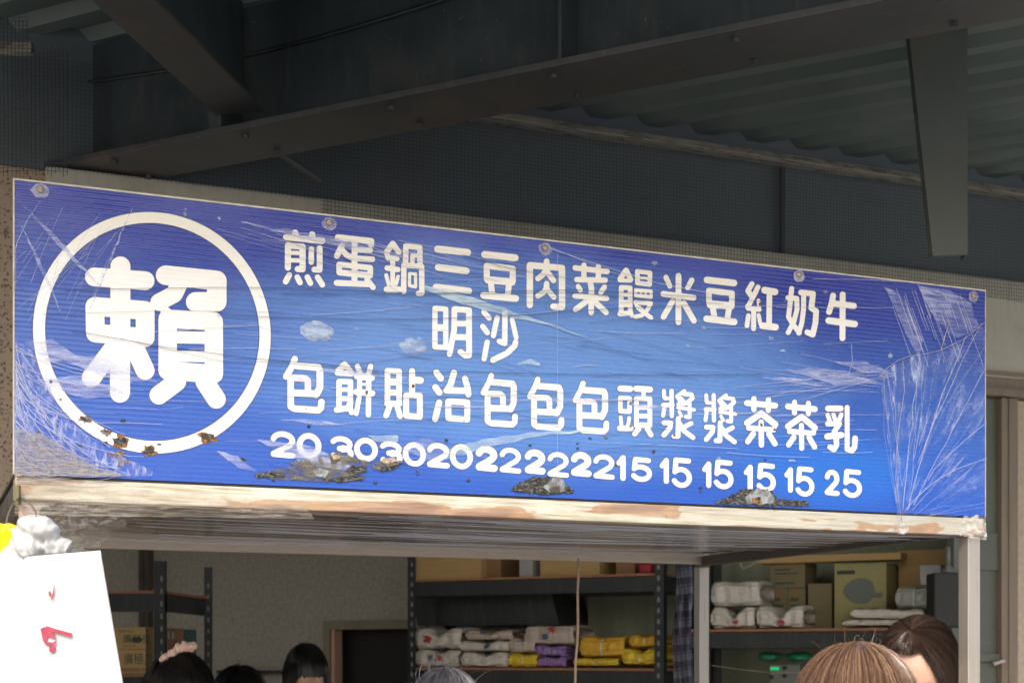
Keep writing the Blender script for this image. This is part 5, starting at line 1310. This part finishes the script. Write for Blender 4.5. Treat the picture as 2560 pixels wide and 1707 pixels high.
# ------------------------------------------------------------------ people (only the tops of their heads reach into the frame)
def person(label, top, face, hair, shirt, voxel=0.011, tilt=0.0, eyes=False, long_hair=False, nstr=900, hw=0.078, part=None, frizz=0.0, strand_r=0.0007, length=1.0, seed=1, fly=30, ponytail=False, forehead=0.30, hairline=0.2):
    """top: world point of the crown; face: heading the person looks to (radians, 0 = +X)"""
    Hh = top.z
    t = thing('person', label, 'person', (top.x, top.y, 0), face-pi/2+pi)      # local -y is the way they face
    k = Hh/1.62
    me = bpy.data.meshes.new('sk')
    pts = [((0, 0, .92*k), .13), ((0, -.005, 1.08*k), .115), ((0, 0, 1.24*k), .135), ((0, .01, 1.36*k), .085), ((0, 0, 1.43*k), .055), ((0, -.01, 1.50*k), .055),
           ((-.10, 0, .86*k), .10), ((-.10, -.01, .48*k), .062), ((-.10, .01, .09*k), .042), ((-.10, -.12, .035), .035), ((.10, 0, .86*k), .10), ((.10, -.01, .48*k), .062), ((.10, .01, .09*k), .042), ((.10, -.12, .035), .035),
           ((-.17, 0, 1.31*k), .062), ((-.21, .02, 1.06*k), .044), ((-.19, -.08, .86*k), .032), ((-.19, -.11, .80*k), .030), ((.17, 0, 1.31*k), .062), ((.21, .02, 1.06*k), .044), ((.19, -.08, .86*k), .032), ((.19, -.11, .80*k), .030)]
    ed = [(0, 1), (1, 2), (2, 3), (3, 4), (4, 5), (0, 6), (6, 7), (7, 8), (8, 9), (0, 10), (10, 11), (11, 12), (12, 13), (2, 14), (14, 15), (15, 16), (16, 17), (2, 18), (18, 19), (19, 20), (20, 21)]
    for sx, w0 in ((-1, 17), (1, 21)):
        bx, by, bz = pts[w0][0]
        for fi, (dx, ln) in enumerate(((-.024, .062), (-.008, .072), (.009, .068), (.025, .055))):
            pts.append(((bx+dx, by-.012, bz-.045), .0095)); pts.append(((bx+dx*1.15, by-.030, bz-.045-ln*.55), .0085)); pts.append(((bx+dx*1.15, by-.026, bz-.045-ln), .0075))
            n0 = len(pts); ed += [(w0, n0-3), (n0-3, n0-2), (n0-2, n0-1)]
        pts.append(((bx-sx*.036, by-.02, bz-.02), .010)); pts.append(((bx-sx*.046, by-.035, bz-.05), .009)); n0 = len(pts); ed += [(w0, n0-2), (n0-2, n0-1)]
    me.from_pydata([p for p, r in pts], ed, []); me.update()
    o = bpy.data.objects.new('sk', me); COL.objects.link(o)
    md = o.modifiers.new('s', 'SKIN'); md.use_smooth_shade = True
    lay = me.skin_vertices[0].data if me.skin_vertices else None
    if lay is None:
        bm = bmesh.new(); bm.from_mesh(me); sl = bm.verts.layers.skin.verify(); bm.to_mesh(me); bm.free(); lay = me.skin_vertices[0].data
    for i, (p, r) in enumerate(pts): lay[i].radius = (r, r*(0.72 if i in (0, 1, 2, 3) else 1)); lay[i].use_root = (i == 0)
    sb = o.modifiers.new('ss', 'SUBSURF'); sb.levels = 2
    bpy.context.view_layer.update()
    ev = bpy.data.meshes.new_from_object(o.evaluated_get(bpy.context.evaluated_depsgraph_get())); bpy.data.objects.remove(o)
    q = MB(); q.add([v.co[:] for v in ev.vertices], [tuple(p.vertices) for p in ev.polygons]); bpy.data.meshes.remove(ev)
    hl = hw*1.27
    hc = Vector((0, -.02, Hh-0.003-math.hypot(.118*1.07*cos(tilt), hl*1.07*sin(tilt))))
    def tf(p):
        d = Vector(p)-hc
        return hc+Vector((d.x, d.y*cos(tilt)-d.z*sin(tilt), d.y*sin(tilt)+d.z*cos(tilt)))
    nb_ = len(q.v)
    def headf(v):
        if v.z < 0: f = 1-0.34*(v.z/-.12)**1.6; v = Vector((v.x*f, v.y*(f if v.y > 0 else 1-.12*(v.z/-.12)), v.z))
        return v
    q.ellipsoid(hc, (hw, hl, .118), 32, 22, headf)
    q.ellipsoid(hc+Vector((0, -hl*1.0, -.025)), (.014, .022, .022), 12, 8)                    # nose
    q.ellipsoid(hc+Vector((0, -hl*.9, -.068)), (.026, .014, .011), 12, 8)                     # mouth
    for sx in (-1, 1): q.ellipsoid(hc+Vector((sx*hw*1.0, .012, -.012)), (.011, .020, .032), 12, 8)
    q.v[nb_:] = [tuple(tf(p)) for p in q.v[nb_:]]
    q.ellipsoid(hc+Vector((0, .015, -.10)), (.05, .055, .075), 14, 10)
    body = remesh(q, voxel, 'body', ['skin', shirt, 'trousers'], t, 2)
    zs_ = [p.center.z for p in body.data.polygons]
    for p in body.data.polygons:
        z = p.center.z
        arm = abs(p.center.x) > .16
        p.material_index = 0 if (z > 1.385*k or (arm and z < 1.15*k)) else (1 if z > .95*k else 2)
    if eyes:
        for sx in (-1, 1):
            e = MB(); e.ellipsoid(hc+Vector((sx*.031, -hl*.89, .0)), (.012, .008, .008), 14, 10); e.v = [tuple(tf(p)) for p in e.v]; eo = e.build('eye', 'eye', t, True)
            e = MB(); e.ellipsoid(hc+Vector((sx*.031, -hl*.89-.0065, .0)), (.0055, .003, .0055), 12, 8); e.v = [tuple(tf(p)) for p in e.v]; e.build('iris', 'iris', eo, True)
            e = MB()
            for i in range(70):
                a = R2.uniform(-1, 1); x = sx*.033+a*.022; z = .030+.006*(1-a*a)+R2.uniform(-.003, .003)
                yy = -hl*math.sqrt(max(0, 1-(x/hw)**2-(z/.118)**2))
                e.tube([hc+Vector((x, yy-.0005, z)), hc+Vector((x+sx*.006, yy-.0015, z+.001))], .0004, 3)
            e.v = [tuple(tf(p)) for p in e.v]; e.build('eyebrow', 'brow', t)
    # hair: a shell that hugs the skull plus separate strands combed over it
    RR = random.Random(seed)
    sc = 1.075
    def surf(th, ph, off=0.0):
        """ph from the crown downwards, th round the head (-pi/2 is the face)"""
        ca_ = hw*sc+off, hl*sc+off, .118*sc+off
        z = cos(ph)*ca_[2]; x = sin(ph)*cos(th)*ca_[0]; y = sin(ph)*sin(th)*ca_[1]
        if ph > pi/2: x, y = cos(th)*ca_[0], sin(th)*ca_[1]; z = -(ph-pi/2)*.118
        p = hc+Vector((x, y, z+.003))
        if ph <= pi/2: return tf(p)
        b_ = tf(hc+Vector((x, y, .003))); return b_+Vector((0, 0, z))*(0.6 if sin(th) < 0 else 1)+(tf(p)-b_)*(0.4 if sin(th) < 0 else 0)
    def limit(th):
        f = max(0.0, -sin(th))                    # 1 straight ahead
        back = pi*0.72 if not long_hair else pi*1.15
        front = forehead*pi
        w = min(1, max(0, (f-hairline)/(0.80-hairline)))
        return back*(1-w)+front*w
    q = MB(); q.grid(48, 20, lambda s, u: surf(2*pi*s, 0.02+u*limit(2*pi*s), -0.001+0.004*noise.noise(Vector((cos(2*pi*s)*3, sin(2*pi*s)*3, u*4+seed)))*(1+3*frizz)))
    q.build('hair', hair, t, True)
    q = MB()
    for i in range(nstr):
        th = RR.uniform(0, 2*pi)
        px_ = part if part is not None else 0
        lim = limit(th)*RR.uniform(0.75, 1.03)
        off = abs(RR.gauss(0, .0022))+.0004+.0035*max(0, noise.noise(Vector((th*7, seed, 0))))
        n = 12; pp = []
        fr_ = RR.uniform(-1, 1)
        sx0 = RR.uniform(0, .2)
        for j in range(n+1):
            s = sx0+(1-sx0)*j/n
            d = th+0.10*noise.noise(Vector((th*9, s*2, seed)))*s+0.12*fr_*s*s+(0.35*cos(th))*s*0.3
            p = surf(d, 0.03+s*lim, off+0.0035*noise.noise(Vector((s*3, th*5, i*.13)))+frizz*0.02*s*abs(fr_)+0.003*sin(s*3))
            if frizz: p += Vector((noise.noise(Vector((s*9, i, 0))), noise.noise(Vector((s*9, i, 5))), noise.noise(Vector((s*9, i, 9)))))*.012*frizz
            pp.append(p)
        q.tube(pp, strand_r*RR.uniform(.6, 1.3), 3, strand_r*.4, cap=False)
    for i in range(fly):
        th = RR.uniform(0, 2*pi); ph = RR.uniform(0.05, 1.1)
        p = surf(th, ph); nrm = (p-hc).normalized(); side = Vector((RR.uniform(-1, 1), RR.uniform(-1, 1), RR.uniform(-.2, .6)))
        Ln = RR.uniform(.012, .05)*(1+frizz)
        q.tube([p+nrm*Ln*.75*sin(pi*.62*j/6)+side*Ln*.8*(j/6)**1.4 for j in range(7)], .00035, 3, .0002, cap=False)
    q.build('hair_strands', hair, t, kind='stuff')
    return t, hc, hl, tf
R_ = radians
p1, hc1, hl1, sf1 = person('person with black hair and pink scrunchie in front of the water cartons', at(448, 1632, 4.7)-Vector((0, 0, 0.0)), R_(-80), 'hair_black', 'shirt_a', seed=11, hw=.10, nstr=800, frizz=.15, forehead=.45)
q = MB()
for i in range(60):
    s = i/59; x = at(393+s*82, 0, 4.55).x; z = at(0, 1652-38*sin(min(1, s*1.15)*pi*.55), 4.55).z
    q.ellipsoid((x+R2.uniform(-.003, .003), R2.uniform(-.008, .008), z+R2.uniform(-.004, .004)), (.0065 if i % 3 else .011, .012, (.008 if i % 3 else .014)*R2.uniform(.8, 1.2)), 8, 6, lambda v: v*(1+.5*noise.noise(v*260+Vector((i, 0, 0)))))
so = remesh(q, 0.0018, 'scrunchie', 'scrunchie', None, 0)
so.location = (0, 4.62, 0)
so.parent = p1; so.matrix_parent_inverse = (Matrix.Translation(p1.location) @ Matrix.Rotation(p1.rotation_euler.z, 4, 'Z')).inverted()
person('person of whom only a low black crown shows, right of the pink scrunchie', at(598, 1664, 6.6), R_(90), 'hair_black', 'shirt_b', seed=12, hw=.11, nstr=300)
person('person with smooth black hair and forehead showing, left of the dark doorway', at(762, 1610, 5.9), R_(-68), 'hair_black', 'shirt_a', seed=13, nstr=700, eyes=True, hw=.078, forehead=.50, hairline=.45)
person('person with frizzy grey hair just reaching into the frame below the middle rack', at(1108, 1676, 3.35), R_(80), 'hair_grey', 'shirt_b', seed=14, nstr=2600, frizz=.35, hw=.080, fly=90, strand_r=.0004)
person('person with light brown hair seen from behind in front of the right rack', at(2135, 1612, 2.72), R_(65), 'hair_brown', 'shirt_c', seed=15, nstr=6000, long_hair=True, fly=26, strand_r=.00045, hw=.102)
p6, hc6, hl6, sf6 = person('woman with dark brown parted hair and red glasses leaning by the front right post', at(2300, 1541, 4.12), R_(-118), 'hair_dark', 'shirt_b', seed=16, nstr=3000, eyes=True, long_hair=True, fly=24, hw=.098, forehead=.17, hairline=.45, voxel=.008, tilt=.80)
q = MB()
for sx in (-1, 1):
    c = hc6+Vector((sx*.034, -hl6-.006, -.004)); q.tube([c+Vector((.026*cos(a*pi/10), 0, .019*sin(a*pi/10))) for a in range(21)], .0018, 6)
    q.tube([c+Vector((sx*.026, 0, .006)), c+Vector((sx*.052, .05, .006)), Vector((sx*.104, hc6.y+.01, c.z+.006))], .0018, 6)
q.tube([hc6+Vector((-.008, -hl6-.008, 0)), hc6+Vector((.008, -hl6-.008, 0))], .0018, 6)
q.v = [tuple(sf6(p)) for p in q.v]
q.build('glasses', 'red_frame', p6, True)
